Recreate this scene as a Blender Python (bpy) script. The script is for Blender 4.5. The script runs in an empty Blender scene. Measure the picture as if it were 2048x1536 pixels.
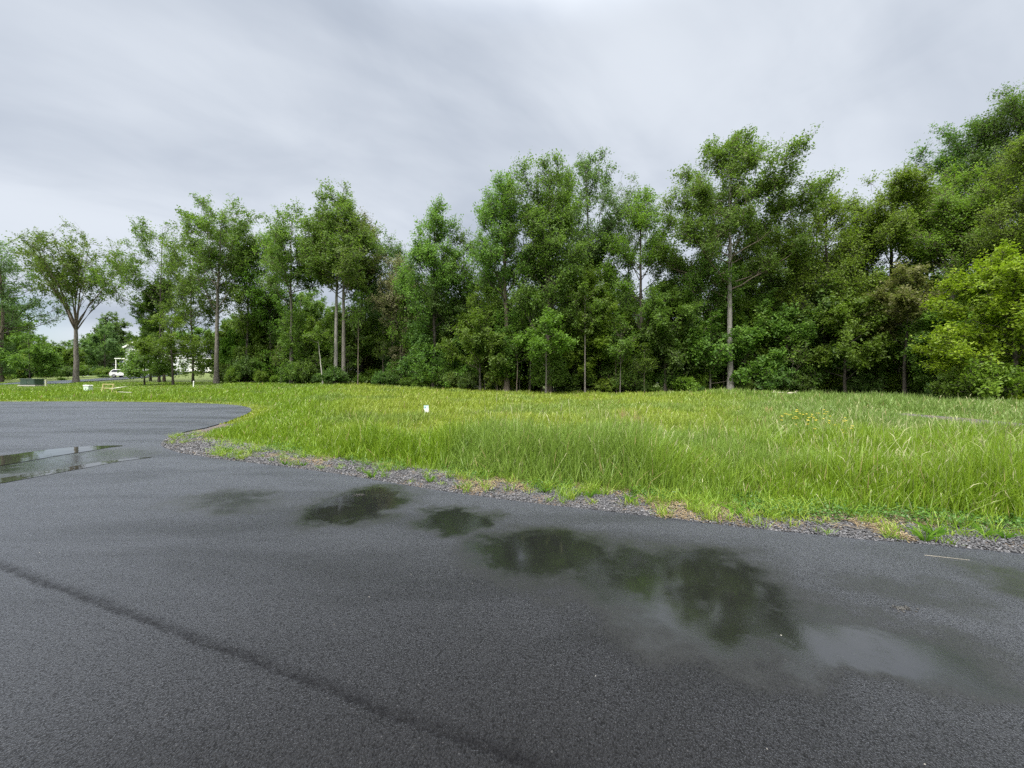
import bpy, bmesh, math, random
import numpy as np
from mathutils import Vector
from mathutils import geometry as mgeo

S = bpy.context.scene
C = S.collection
R_ = math.radians
EYE, F = 1.5, 770.0                     # eye height, focal length in photo pixels

# ------------------------------------------------------------------ camera
cam = bpy.data.objects.new('camera', bpy.data.cameras.new('camera'))
C.objects.link(cam)
cam.location = (0, 0, EYE)
cam.rotation_euler = (R_(90), 0, 0)
cam.data.sensor_width = 36
cam.data.lens = 36 * F / 2048
cam.data.clip_start = 0.05
cam.data.clip_end = 3000
S.camera = cam

# ------------------------------------------------------------------ render
cy = S.cycles
cy.max_bounces = 6; cy.diffuse_bounces = 3; cy.glossy_bounces = 3
cy.transmission_bounces = 4; cy.transparent_max_bounces = 4
cy.sample_clamp_indirect = 4
cy.use_denoising = False
cy.caustics_reflective = False; cy.caustics_refractive = False
S.view_settings.view_transform = 'Standard'
S.view_settings.look = 'None'
S.view_settings.gamma = 1
S.view_settings.use_curve_mapping = False
S.view_settings.exposure = 1.75

# ------------------------------------------------------------------ world (overcast sky with wind-drawn cloud streaks)
SUN_EL, SUN_AZ = R_(58), R_(205)
W = bpy.data.worlds.new('World'); S.world = W; W.use_nodes = True
nt = W.node_tree; nt.nodes.clear()


class NB:
    """tiny node-tree builder"""
    def __init__(s, tree): s.t = tree
    def n(s, typ, ins=None, **kw):
        nd = s.t.nodes.new(typ)
        for k, v in kw.items(): setattr(nd, k, v)
        for k, v in (ins or {}).items():
            sock = nd.inputs[k]
            if isinstance(v, bpy.types.NodeSocket): s.t.links.new(v, sock)
            else: sock.default_value = v
        return nd
    def math(s, op, a, b=0.0, c=0.0, clamp=False):
        nd = s.n('ShaderNodeMath', {0: a, 1: b, 2: c}, operation=op); nd.use_clamp = clamp
        return nd.outputs[0]
    def mr(s, v, a, b, c=0.0, d=1.0, smooth=True):
        nd = s.n('ShaderNodeMapRange', {'Value': v, 'From Min': a, 'From Max': b, 'To Min': c, 'To Max': d})
        if smooth: nd.interpolation_type = 'SMOOTHSTEP'
        return nd.outputs[0]
    def mix(s, f, a, b, blend='MIX'):
        nd = s.n('ShaderNodeMix', data_type='RGBA', blend_type=blend)
        for i, v in ((0, f), (6, a), (7, b)):
            if isinstance(v, bpy.types.NodeSocket): s.t.links.new(v, nd.inputs[i])
            else: nd.inputs[i].default_value = (*v, 1) if isinstance(v, tuple) and len(v) == 3 else v
        return nd.outputs[2]
    def vscale(s, v, k):
        return s.n('ShaderNodeVectorMath', {0: v, 'Scale': k}, operation='SCALE').outputs[0]
    def noise(s, vec, scale, detail=3.0, rough=0.5, dist=0.0):
        return s.n('ShaderNodeTexNoise', {'Vector': vec, 'Scale': scale, 'Detail': detail, 'Roughness': rough, 'Distortion': dist}).outputs[0]


b = NB(nt)
tc = b.n('ShaderNodeTexCoord').outputs['Generated']
sx = b.n('ShaderNodeSeparateXYZ', {0: tc})
zc = b.math('MAXIMUM', sx.outputs[2], 0.0)
den = b.math('ADD', zc, 0.16)
px_ = b.math('DIVIDE', sx.outputs[0], den)
py_ = b.math('DIVIDE', sx.outputs[1], den)
pv = b.n('ShaderNodeCombineXYZ', {0: px_, 1: py_}).outputs[0]
rot = b.n('ShaderNodeMapping', {'Vector': pv, 'Rotation': (0, 0, R_(-38)), 'Scale': (1, 1, 1)}).outputs[0]
st = b.n('ShaderNodeMapping', {'Vector': rot, 'Location': (0.7, 1.9, 0), 'Scale': (0.34, 1.05, 1)}).outputs[0]
n1 = b.noise(st, 1.35, 5, 0.5, 0.5)
n2 = b.noise(b.n('ShaderNodeMapping', {'Vector': rot, 'Location': (3.1, 0.4, 0), 'Scale': (0.5, 0.8, 1)}).outputs[0], 0.75, 3, 0.5, 0.3)
cl = b.math('ADD', b.math('MULTIPLY', n1, 0.45), b.math('MULTIPLY', n2, 0.40))
n3 = b.noise(b.n('ShaderNodeMapping', {'Vector': rot, 'Location': (7.7, 2.2, 0), 'Scale': (0.7, 1.0, 1)}).outputs[0], 2.6, 5, 0.55, 0.6)
cl = b.math('ADD', cl, b.math('MULTIPLY', n3, 0.15))
clf = b.mr(cl, 0.37, 0.62)
ccol = b.mix(clf, (0.144, 0.161, 0.190), (0.234, 0.250, 0.273))
# an overcast dome is brighter towards the zenith and towards the veiled sun
up = b.mr(zc, 0.66, 0.98, 1.0, 5.2)
sund = (math.sin(SUN_AZ) * math.cos(SUN_EL), math.cos(SUN_AZ) * math.cos(SUN_EL), math.sin(SUN_EL))
dt = b.n('ShaderNodeVectorMath', {0: tc, 1: sund}, operation='DOT_PRODUCT').outputs['Value']
sg = b.mr(dt, 0.35, 1.0, 1.0, 2.6)
lo = b.mr(zc, 0.0, 0.30, 0.97, 1.0)
gain = b.math('MULTIPLY', b.math('MULTIPLY', up, sg), lo)
warm = b.mix(b.mr(gain, 1.05, 2.2), (1.0, 1.0, 1.0), (1.16, 1.04, 0.84))
cloud = b.vscale(b.mix(1.0, ccol, warm, 'MULTIPLY'), gain)
sky = b.n('ShaderNodeTexSky', sky_type='NISHITA')
sky.sun_disc = False; sky.sun_elevation = SUN_EL; sky.sun_rotation = SUN_AZ
skyc = b.vscale(sky.outputs[0], 0.045)
lowl = b.math('MULTIPLY', b.mr(zc, 0.10, 0.17, 1.0, 0.0), b.mr(sx.outputs[0], -0.80, -0.72, 1.0, 0.0))
cover = b.mr(lowl, 0.0, 1.0, 0.95, 0.25, False)
fin = b.mix(cover, skyc, cloud)
bg = b.n('ShaderNodeBackground', {'Color': fin, 'Strength': 1.0})
b.n('ShaderNodeOutputWorld', {'Surface': bg.outputs[0]})
W.cycles.sampling_method = 'MANUAL'; W.cycles.sample_map_resolution = 512

# ------------------------------------------------------------------ sun (veiled)
sl = bpy.data.lights.new('sun', 'SUN'); sl.energy = 1.5; sl.angle = R_(25); sl.color = (1, 0.965, 0.91)
so = bpy.data.objects.new('sun', sl); C.objects.link(so)
so.rotation_euler = Vector(sund).to_track_quat('Z', 'Y').to_euler()

# ================================================================== helpers
rng = np.random.default_rng(7)


def tag(o, label=None, cat=None, group=None, kind=None):
    if label: o['label'] = label
    if cat: o['category'] = cat
    if group: o['group'] = group
    if kind: o['kind'] = kind
    return o


def empty(name, loc, rz=0.0, sc=1.0):
    o = bpy.data.objects.new(name, None); C.objects.link(o)
    o.empty_display_size = 0.2
    o.location = loc; o.rotation_euler = (0, 0, rz); o.scale = (sc, sc, sc)
    return o


def mesh_arrays(name, verts, faces, mats, smooth=False, col=None, vary=None, matidx=None):
    """verts (n,3); faces: list of (m,k) int arrays; col: per-vertex rgb; vary: per-face floats"""
    me = bpy.data.meshes.new(name)
    verts = np.asarray(verts, np.float32)
    me.vertices.add(len(verts)); me.vertices.foreach_set('co', verts.ravel())
    faces = [np.asarray(f, np.int32) for f in faces if len(f)]
    li = np.concatenate([f.ravel() for f in faces])
    tot = np.concatenate([np.full(len(f), f.shape[1], np.int32) for f in faces])
    st_ = np.concatenate([[0], np.cumsum(tot)[:-1]]).astype(np.int32)
    me.loops.add(len(li)); me.loops.foreach_set('vertex_index', li)
    me.polygons.add(len(tot)); me.polygons.foreach_set('loop_start', st_)
    if smooth: me.polygons.foreach_set('use_smooth', np.ones(len(tot), bool))
    else: me.polygons.foreach_set('use_smooth', np.zeros(len(tot), bool))
    for m in (mats if isinstance(mats, (list, tuple)) else [mats]): me.materials.append(m)
    if matidx is not None: me.polygons.foreach_set('material_index', np.asarray(matidx, np.int32))
    if col is not None:
        a = me.attributes.new('tint', 'FLOAT_COLOR', 'POINT')
        c4 = np.ones((len(verts), 4), np.float32); c4[:, :3] = col
        a.data.foreach_set('color', c4.ravel())
    if vary is not None:
        a = me.attributes.new('vary', 'FLOAT', 'FACE'); a.data.foreach_set('value', np.asarray(vary, np.float32))
    me.update(calc_edges=True)
    return me


def obj(name, me, parent=None):
    o = bpy.data.objects.new(name, me); C.objects.link(o)
    if parent: o.parent = parent
    return o


class BM:
    """collects shaped boxes / tubes / prisms into one mesh"""
    def __init__(s): s.v = []; s.f = []
    def add(s, vs, fs):
        k = len(s.v); s.v += [tuple(v) for v in vs]; s.f += [tuple(i + k for i in f) for f in fs]
    def box(s, c, d, rz=0.0, taper=1.0, rx=0.0):
        x, y, z = d[0] / 2, d[1] / 2, d[2] / 2
        vs = []
        for k, t in ((-z, 1.0), (z, taper)):
            for p in ((-x, -y), (x, -y), (x, y), (-x, y)):
                v = Vector((p[0] * t, p[1] * t, k))
                v.rotate(__import__('mathutils').Euler((rx, 0, rz))); vs.append(Vector(c) + v)
        s.add(vs, [(3, 2, 1, 0), (4, 5, 6, 7), (0, 1, 5, 4), (1, 2, 6, 5), (2, 3, 7, 6), (3, 0, 4, 7)])
    def tube(s, a, b_, r0, r1, n=8):
        a, b_ = Vector(a), Vector(b_); q = (b_ - a).to_track_quat('Z', 'Y')
        vs = []
        for p, r in ((a, r0), (b_, r1)):
            for k in range(n):
                v = Vector((r * math.cos(2 * math.pi * k / n), r * math.sin(2 * math.pi * k / n), 0)); v.rotate(q); vs.append(p + v)
        fs = [(k, (k + 1) % n, n + (k + 1) % n, n + k) for k in range(n)] + [tuple(range(n - 1, -1, -1)), tuple(range(n, 2 * n))]
        s.add(vs, fs)
    def prism(s, outline, a, b_, axis='y'):
        """outline of (u,z) extruded along axis from a to b"""
        n = len(outline)
        mk = (lambda u, z, t: (u, t, z)) if axis == 'y' else (lambda u, z, t: (t, u, z))
        vs = [mk(u, z, a) for u, z in outline] + [mk(u, z, b_) for u, z in outline]
        s.add(vs, [(k, (k + 1) % n, n + (k + 1) % n, n + k) for k in range(n)] + [tuple(range(n - 1, -1, -1)), tuple(range(n, 2 * n))])
    def build(s, name, m, parent=None, bevel=0.0, smooth=False):
        bm = bmesh.new()
        vs = [bm.verts.new(v) for v in s.v]
        for f in s.f: bm.faces.new([vs[i] for i in f])
        bmesh.ops.recalc_face_normals(bm, faces=bm.faces)
        if bevel: bmesh.ops.bevel(bm, geom=bm.edges[:], offset=bevel, segments=2, affect='EDGES', clamp_overlap=True)
        me = bpy.data.meshes.new(name); bm.to_mesh(me); bm.free()
        if smooth:
            for p in me.polygons: p.use_smooth = True
        me.materials.append(m)
        return obj(name, me, parent)


def copy_tree(o, parent=None):
    c = o.copy(); C.objects.link(c); c.parent = parent
    for ch in [x for x in KIDS.get(o.name, [])]:
        copy_tree(ch, c)
    return c


KIDS = {}


# ---- numpy value noise
_tab = np.random.default_rng(99).random((256, 256)).astype(np.float64)


def vnoise(x, y):
    xi = np.floor(x).astype(int); yi = np.floor(y).astype(int)
    fx = x - xi; fy = y - yi
    fx = fx * fx * (3 - 2 * fx); fy = fy * fy * (3 - 2 * fy)
    g = lambda i, j: _tab[i & 255, j & 255]
    a = g(xi, yi) * (1 - fx) + g(xi + 1, yi) * fx
    c = g(xi, yi + 1) * (1 - fx) + g(xi + 1, yi + 1) * fx
    return a * (1 - fy) + c * fy


def fbm(x, y, sc, oct_=3):
    v = 0; amp = 0.5; tot = 0
    for k in range(oct_):
        v = v + amp * vnoise(x * sc + 17.3 * k, y * sc + 5.1 * k); tot += amp; amp *= 0.5; sc *= 2.03
    return v / tot


def sstep(a, b_, x):
    t = np.clip((x - a) / (b_ - a), 0, 1); return t * t * (3 - 2 * t)


# ------------------------------------------------------------------ terrain
_KA = np.array([-9, -0.45, -0.20, 0.09, 0.57, 1.0, 1.33, 9])
_KV = np.array([.036, .036, .026, .013, .016, .012, .001, .0])
HOUSE = (-81.3, 97.0)


def height(x, y):
    x = np.asarray(x, float); y = np.asarray(y, float)
    az = x / np.maximum(y, 3.0)
    k = np.interp(az, _KA, _KV)
    d = np.minimum(y, 140.0) - 12.0
    h = k * (0.5 * (d + np.sqrt(d * d + 4.0)) - 0.08)
    h = h + 1.5 * np.exp(-(((x - HOUSE[0]) / 20) ** 2 + ((y - HOUSE[1]) / 17) ** 2))
    h = h + 0.45 * np.exp(-(((x - 16.5) / 4.0) ** 2 + ((y - 29.5) / 2.6) ** 2))      # low overgrown mound before the pale-trunked tree
    return h


def hz(x, y): return float(height(x, y))


def at(px, py):
    """photo pixel -> point of the terrain under it"""
    dx = (px - 1024) / F; dz = -(py - 768) / F
    lo_, hi_ = 0.5, 200.0
    D = 0.5
    while D < 200:
        if EYE + dz * D <= hz(dx * D, D): break
        D += 0.25
    lo_, hi_ = D - 0.25, D
    for _ in range(25):
        m = (lo_ + hi_) / 2
        if EYE + dz * m <= hz(dx * m, m): hi_ = m
        else: lo_ = m
    return (dx * hi_, hi_)


# ---- road outline
edge_px = [(2048, 1108), (1700, 1076), (1400, 1044), (1024, 1000), (800, 968), (640, 942), (500, 925), (420, 915), (360, 905),
           (326, 893), (330, 880), (360, 866), (420, 853), (475, 836), (503, 820), (485, 812), (440, 808), (350, 805), (200, 803), (0, 803)]
ctrl = [at(*p) for p in edge_px]
dirx = np.array(ctrl[0]) - np.array(ctrl[3]); dirx /= np.linalg.norm(dirx)
pre = [tuple(np.array(ctrl[0]) + dirx * t) for t in (34, 18, 6)]
post = [(-37.0, 24.0), (-42.5, 19.5), (-44.0, 13.0), (-40.0, 6.5), (-33.0, 2.8)]
ctrl2 = pre + ctrl + post


def catmull(pts, n=6):
    P = np.array([pts[0]] + list(pts) + [pts[-1]], float); out = []
    for i in range(1, len(P) - 2):
        p0, p1, p2, p3 = P[i - 1], P[i], P[i + 1], P[i + 2]
        for t in np.linspace(0, 1, n, endpoint=False):
            out.append(0.5 * (2 * p1 + (p2 - p0) * t + (2 * p0 - 5 * p1 + 4 * p2 - p3) * t ** 2 + (3 * p1 - p0 - 3 * p2 + p3) * t ** 3))
    out.append(P[-2]); return np.array(out)


EDGE = catmull(ctrl2, 7)
# a hand-laid asphalt edge wanders by a couple of centimetres
seg = np.diff(EDGE, axis=0); nrm = np.stack([seg[:, 1], -seg[:, 0]], 1); nrm /= np.linalg.norm(nrm, axis=1, keepdims=True) + 1e-9
nrm = np.vstack([nrm, nrm[-1]])
al = np.concatenate([[0], np.cumsum(np.linalg.norm(seg, axis=1))])
fine = np.arange(0, al[-1], 0.13)
EDGE = np.stack([np.interp(fine, al, EDGE[:, 0]), np.interp(fine, al, EDGE[:, 1])], 1)
wn = np.stack([np.interp(fine, al, nrm[:, 0]), np.interp(fine, al, nrm[:, 1])], 1)
EDGE = EDGE + wn * (0.05 * (fbm(fine, fine * 0, 1.3, 3) - 0.5))[:, None]
nperp = np.array([dirx[1], -dirx[0]])
if nperp[1] > 0: nperp = -nperp
back = [EDGE[0] + nperp * 6.7, np.array(ctrl[3]) + nperp * 6.7 - dirx * 6, np.array([-24.0, -1.2])]
ROAD = np.vstack([EDGE, np.array([back[2], back[1], back[0]])])


def seg_dist(x, y, poly):
    p = np.stack([x, y], 1); best = np.full(len(p), 1e9)
    a = poly[:-1]; d = poly[1:] - a; L = (d * d).sum(1) + 1e-12
    for s in range(0, len(p), 20000):
        q = p[s:s + 20000]
        t = np.clip(((q[:, None, :] - a[None]) * d[None]).sum(2) / L, 0, 1)
        r = q[:, None, :] - (a[None] + t[:, :, None] * d[None])
        best[s:s + 20000] = np.sqrt((r * r).sum(2).min(1))
    return best


def inside(x, y, poly):
    c = np.zeros(len(x), bool); j = len(poly) - 1
    for i in range(len(poly)):
        xi, yi = poly[i]; xj, yj = poly[j]
        hit = ((yi > y) != (yj > y))
        if abs(yj - yi) > 1e-12: c ^= hit & (x < (xj - xi) * (y - yi) / (yj - yi) + xi)
        j = i
    return c


EC = EDGE[::3]
def sdist(x, y):
    """distance from the road edge, positive on the grass"""
    x = np.atleast_1d(np.asarray(x, float)); y = np.atleast_1d(np.asarray(y, float))
    d = seg_dist(x, y, EC); ins = inside(x, y, np.vstack([EC, ROAD[-3:]]))
    return np.where(ins, -d, d)


# ================================================================== materials
def newmat(name):
    m = bpy.data.materials.new(name); m.use_nodes = True
    m.node_tree.nodes.clear(); return m, NB(m.node_tree)


def out(b, sh, disp=None):
    b.n('ShaderNodeOutputMaterial', {'Surface': sh})


def paint(name, rgb, rough=0.5, var=0.12, metal=0.0, scale=6.0, dirt=(0.2, 0.18, 0.14), dirt_amt=0.15):
    m, b = newmat(name)
    co = b.n('ShaderNodeTexCoord').outputs['Object']
    n_ = b.noise(co, scale, 4); d_ = b.noise(co, scale * 0.35, 5, 0.65)
    c = b.mix(n_, tuple(v * (1 - var) for v in rgb), tuple(min(1, v * (1 + var)) for v in rgb))
    c = b.mix(b.mr(d_, 0.5, 0.75, 0, dirt_amt), c, dirt)
    p = b.n('ShaderNodeBsdfPrincipled', {'Base Color': c, 'Roughness': rough, 'Metallic': metal})
    out(b, p.outputs[0]); return m


def leafmat(name, c0, c1, trans=0.50, c2=None):
    m, b = newmat(name)
    v = b.n('ShaderNodeAttribute', attribute_name='vary').outputs['Fac']
    r = b.n('ShaderNodeObjectInfo').outputs['Random']
    c = b.mix(v, c0, c1)
    h = b.n('ShaderNodeHueSaturation', {'Color': c, 'Hue': b.mr(r, 0, 1, 0.478, 0.507, False), 'Saturation': 1.0, 'Value': b.mr(r, 0, 1, 0.82, 1.2, False)})
    col = h.outputs[0]
    tcol = b.mix(0.30, col, (0.15, 0.27, 0.02))
    di = b.n('ShaderNodeBsdfPrincipled', {'Base Color': col, 'Roughness': 0.5})
    di.inputs['Specular IOR Level'].default_value = 0.35
    tr = b.n('ShaderNodeBsdfTranslucent', {'Color': tcol})
    mx = b.n('ShaderNodeMixShader', {0: trans, 1: di.outputs[0], 2: tr.outputs[0]})
    out(b, mx.outputs[0]); return m


LEAF = {
    'mid':   leafmat('leaf_mid_green',    (0.066, 0.145, 0.022), (0.156, 0.272, 0.036)),
    'dark':  leafmat('leaf_dark_green',   (0.048, 0.115, 0.023), (0.112, 0.205, 0.034)),
    'blue':  leafmat('leaf_grey_green',   (0.070, 0.138, 0.042), (0.125, 0.215, 0.064)),
    'yel':   leafmat('leaf_yellow_green', (0.096, 0.188, 0.016), (0.182, 0.292, 0.028)),
    'lime':  leafmat('leaf_lime',         (0.145, 0.230, 0.010), (0.250, 0.335, 0.016)),
    'fresh': leafmat('leaf_fresh_green',  (0.082, 0.180, 0.018), (0.152, 0.280, 0.030)),
    'brown': leafmat('leaf_bronze',       (0.105, 0.120, 0.034), (0.175, 0.185, 0.054)),
    'pink':  leafmat('leaf_pale_bloom',   (0.13, 0.14, 0.055), (0.28, 0.25, 0.15)),
}


def barkmat(name, c0, c1, lichen=0.25):
    m, b = newmat(name)
    co = b.n('ShaderNodeTexCoord').outputs['Object']
    stc = b.n('ShaderNodeMapping', {'Vector': co, 'Scale': (1, 1, 0.18)}).outputs[0]
    n_ = b.noise(stc, 14, 5, 0.65); l_ = b.noise(co, 1.3, 4, 0.6)
    rr = b.n('ShaderNodeTexVoronoi', {'Vector': b.n('ShaderNodeMapping', {'Vector': co, 'Scale': (1, 1, 0.3)}).outputs[0], 'Scale': 9.0}).outputs['Distance']
    c = b.mix(b.mr(n_, 0.35, 0.65), c0, c1)
    c = b.mix(b.mr(l_, 0.55, 0.7, 0, lichen), c, (0.30, 0.32, 0.24))
    bp = b.n('ShaderNodeBump', {'Height': b.math('ADD', n_, rr), 'Strength': 0.7, 'Distance': 0.03})
    p = b.n('ShaderNodeBsdfPrincipled', {'Base Color': c, 'Roughness': 0.9, 'Normal': bp.outputs[0]})
    out(b, p.outputs[0]); return m


BARK = {
    'pale':  barkmat('bark_pale_grey', (0.13, 0.12, 0.112), (0.29, 0.275, 0.262), 0.15),
    'grey':  barkmat('bark_grey', (0.085, 0.075, 0.066), (0.19, 0.172, 0.155)),
    'brown': barkmat('bark_brown', (0.085, 0.066, 0.052), (0.19, 0.155, 0.125)),
    'dark':  barkmat('bark_dark', (0.028, 0.024, 0.020), (0.075, 0.062, 0.052)),
    'white': barkmat('bark_whitish', (0.28, 0.27, 0.24), (0.42, 0.40, 0.37), 0.1),
}


def bladesmat(name, trans=0.32, gloss=0.35):
    m, b = newmat(name)
    c = b.n('ShaderNodeAttribute', attribute_name='tint').outputs['Color']
    p = b.n('ShaderNodeBsdfPrincipled', {'Base Color': c, 'Roughness': 0.42})
    p.inputs['Specular IOR Level'].default_value = gloss
    t = b.n('ShaderNodeBsdfTranslucent', {'Color': c})
    out(b, b.n('ShaderNodeMixShader', {0: trans, 1: p.outputs[0], 2: t.outputs[0]}).outputs[0]); return m


GRASS = bladesmat('grass_blades')
STRAW = bladesmat('straw', 0.15, 0.2)

# ---- wet asphalt
def asphalt():
    m, b = newmat('wet_asphalt')
    co = b.n('ShaderNodeTexCoord').outputs['Object']
    xy = b.n('ShaderNodeVectorMath', {0: co, 1: (1, 1, 0)}, operation='MULTIPLY').outputs[0]
    warp = b.n('ShaderNodeTexNoise', {'Vector': xy, 'Scale': 1.9, 'Detail': 6.0, 'Roughness': 0.62}).outputs['Color']
    wv = b.n('ShaderNodeVectorMath', {0: b.n('ShaderNodeVectorMath', {0: warp, 1: (0.5, 0.5, 0.5)}, operation='SUBTRACT').outputs[0], 'Scale': 1.15}, operation='SCALE').outputs[0]
    wxy = b.n('ShaderNodeVectorMath', {0: xy, 1: wv}, operation='ADD').outputs[0]

    def blob(x, y, rx, ry, rot, e0=1.30, e1=0.30, amt=1.0):
        l = b.n('ShaderNodeVectorMath', {0: wxy, 1: (x, y, 0)}, operation='SUBTRACT').outputs[0]
        r = b.n('ShaderNodeVectorRotate', {'Vector': l, 'Angle': -rot}, rotation_type='Z_AXIS').outputs[0]
        s_ = b.n('ShaderNodeVectorMath', {0: r, 1: (1 / rx, 1 / ry, 0)}, operation='MULTIPLY').outputs[0]
        d = b.n('ShaderNodeVectorMath', {0: s_}, operation='LENGTH').outputs['Value']
        return b.mr(d, e0, e1, 0.0, amt)

    def pxblob(px, py, rxp, y0, y1, rot=0.0, amt=1.0, **k):
        x, y = at(px, py); ya = at(px, y0)[1]; yb = at(px, y1)[1]
        return blob(x, (ya + yb) / 2, rxp / F * y, abs(ya - yb) / 2, rot, amt=amt, **k)

    film = [pxblob(715, 1010, 120, 968, 1060, -0.15), pxblob(905, 1040, 90, 1012, 1080, -0.2, 0.9),
            pxblob(455, 1005, 150, 975, 1035, -0.2, 0.55), pxblob(1090, 1110, 190, 1050, 1190, -0.35, 0.95),
            pxblob(1390, 1190, 270, 1075, 1340, -0.40), pxblob(1730, 1300, 290, 1205, 1400, -0.33, 0.92),
            pxblob(2060, 1170, 120, 1120, 1250, -0.3, 0.5), pxblob(1830, 1185, 150, 1140, 1240, -0.3, 0.35),
            pxblob(40, 930, 200, 890, 985, 0.1, 0.75)]
    f = film[0]
    for q in film[1:]: f = b.math('MAXIMUM', f, q)
    f = b.math('MULTIPLY', f, b.mr(b.noise(xy, 3.2, 5, 0.65), 0.30, 0.52, 0.62, 1.0))
    # rolled wheel paths and damp banding further out
    damp = b.noise(b.n('ShaderNodeMapping', {'Vector': xy, 'Rotation': (0, 0, R_(18)), 'Scale': (0.25, 1.0, 1)}).outputs[0], 0.9, 4, 0.55, 0.4)
    dampf = b.mr(damp, 0.42, 0.68)
    # aggregate
    v1 = b.n('ShaderNodeTexVoronoi', {'Vector': xy, 'Scale': 135.0}).outputs
    n_f = b.noise(xy, 70, 6, 0.75)
    n_m = b.noise(xy, 14, 5, 0.65)
    n_l = b.noise(xy, 0.8, 4, 0.6)
    agg = b.math('ADD', b.math('MULTIPLY', v1['Distance'], -0.55), b.math('ADD', b.math('MULTIPLY', n_f, 0.9), b.math('MULTIPLY', n_m, 0.12)))
    # the paving joint down the middle of the lane
    j0 = np.array(at(0, 1135)); j1 = np.array(at(1060, 1536)); jd = (j1 - j0) / np.linalg.norm(j1 - j0); ang = math.atan2(jd[1], jd[0])
    jl = b.n('ShaderNodeVectorRotate', {'Vector': b.n('ShaderNodeVectorMath', {0: xy, 1: (j0[0], j0[1], 0)}, operation='SUBTRACT').outputs[0], 'Angle': -ang}, rotation_type='Z_AXIS').outputs[0]
    jy = b.n('ShaderNodeSeparateXYZ', {0: jl}).outputs
    jn = b.noise(jl, 2.2, 4, 0.6); jn2 = b.noise(jl, 40, 3, 0.6)
    jy_ = b.math('ADD', jy[1], b.math('ADD', b.math('MULTIPLY_ADD', jn, 0.10, -0.05), b.math('MULTIPLY_ADD', jn2, 0.10, -0.05)))
    ja = b.math('ABSOLUTE', jy_)
    groove = b.math('MULTIPLY', b.mr(ja, 0.0, 0.035, 1.0, 0.0), b.mr(b.noise(jl, 9, 4, 0.7), 0.35, 0.62, 0.15, 0.9))
    band = b.mr(jy_, 0.0, 0.095, 1.0, 0.0)
    band = b.math('MULTIPLY', band, b.mr(jy_, -0.03, 0.0, 0.0, 1.0))
    step = b.mr(jy_, -0.03, 0.02, 0.0, 1.0)
    # colour
    base = b.mix(b.mr(n_f, 0.3, 0.7), (0.0015, 0.0015, 0.002), (0.0080, 0.0082, 0.0115))
    pits = b.mr(b.math('ADD', v1['Distance'], b.math('MULTIPLY_ADD', n_f, 0.9, -0.45)), 0.30, 0.95)
    pits = b.math('MULTIPLY', pits, b.mr(f, 0.2, 0.9, 1.0, 0.25))
    base = b.mix(b.math('MULTIPLY', pits, 0.9), base, (0.0012, 0.0012, 0.0016))
    base = b.mix(b.mr(n_l, 0.3, 0.7, 0, 0.35), base, (0.0055, 0.0055, 0.0066))
    chip = b.n('ShaderNodeSeparateColor', {0: v1['Color']}).outputs[0]
    base = b.mix(b.mr(chip, 0.994, 0.999, 0, 0.35), base, (0.07, 0.07, 0.075))
    base = b.mix(b.math('MULTIPLY', f, 0.55), base, (0.010, 0.0105, 0.010))
    base = b.mix(b.math('MULTIPLY', b.math('MAXIMUM', groove, b.math('MULTIPLY', band, 0.45)), 0.85), base, (0.006, 0.006, 0.007))
    hgt = b.math('ADD', agg, b.math('MULTIPLY', groove, -0.35))
    hgt = b.math('ADD', hgt, b.math('MULTIPLY', step, -0.25))
    bstr = b.mr(f, 0.0, 1.0, 0.70, 0.18, False)
    bp = b.n('ShaderNodeBump', {'Height': hgt, 'Strength': bstr, 'Distance': 0.006})
    # water film: its own, much calmer, surface
    calm = b.n('ShaderNodeBump', {'Height': agg, 'Strength': b.mr(f, 0.55, 1.0, 0.10, 0.012, False), 'Distance': 0.004})
    rough = b.math('SUBTRACT', b.mr(dampf, 0, 1, 0.50, 0.34, False), b.math('MULTIPLY', f, 0.05))
    p = b.n('ShaderNodeBsdfPrincipled', {'Base Color': base, 'Roughness': rough, 'Normal': bp.outputs[0],
                                         'Coat Weight': b.mr(f, 0.05, 0.75, 0.0, 1.0), 'Coat Roughness': b.mr(f, 0.1, 0.95, 0.38, 0.04), 'Coat IOR': 2.15, 'Coat Normal': calm.outputs[0]})
    seam = b.math('MAXIMUM', groove, b.math('MULTIPLY', band, b.mr(n_m, 0.35, 0.6, 0.35, 0.8)))
    dull = b.math('MULTIPLY', b.math('SUBTRACT', 1.0, b.math('MULTIPLY', seam, 0.8)), b.math('SUBTRACT', 1.0, b.math('MULTIPLY', pits, 0.52)))
    p.inputs['Sheen Roughness'].default_value = 0.31
    p.inputs['Sheen Tint'].default_value = (0.80, 0.86, 1.0, 1)
    b.t.links.new(b.math('MULTIPLY', dull, b.math('MULTIPLY', b.mr(f, 0.0, 0.8, 1.0, 0.0), b.mr(dampf, 0, 1, 1.0, 0.60, False))), p.inputs['Sheen Weight'])
    b.t.links.new(b.math('MULTIPLY', b.mr(f, 0.0, 0.9, 0.20, 0.03), dull), p.inputs['Specular IOR Level'])
    out(b, p.outputs[0]); return m


ASPH = asphalt()


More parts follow.
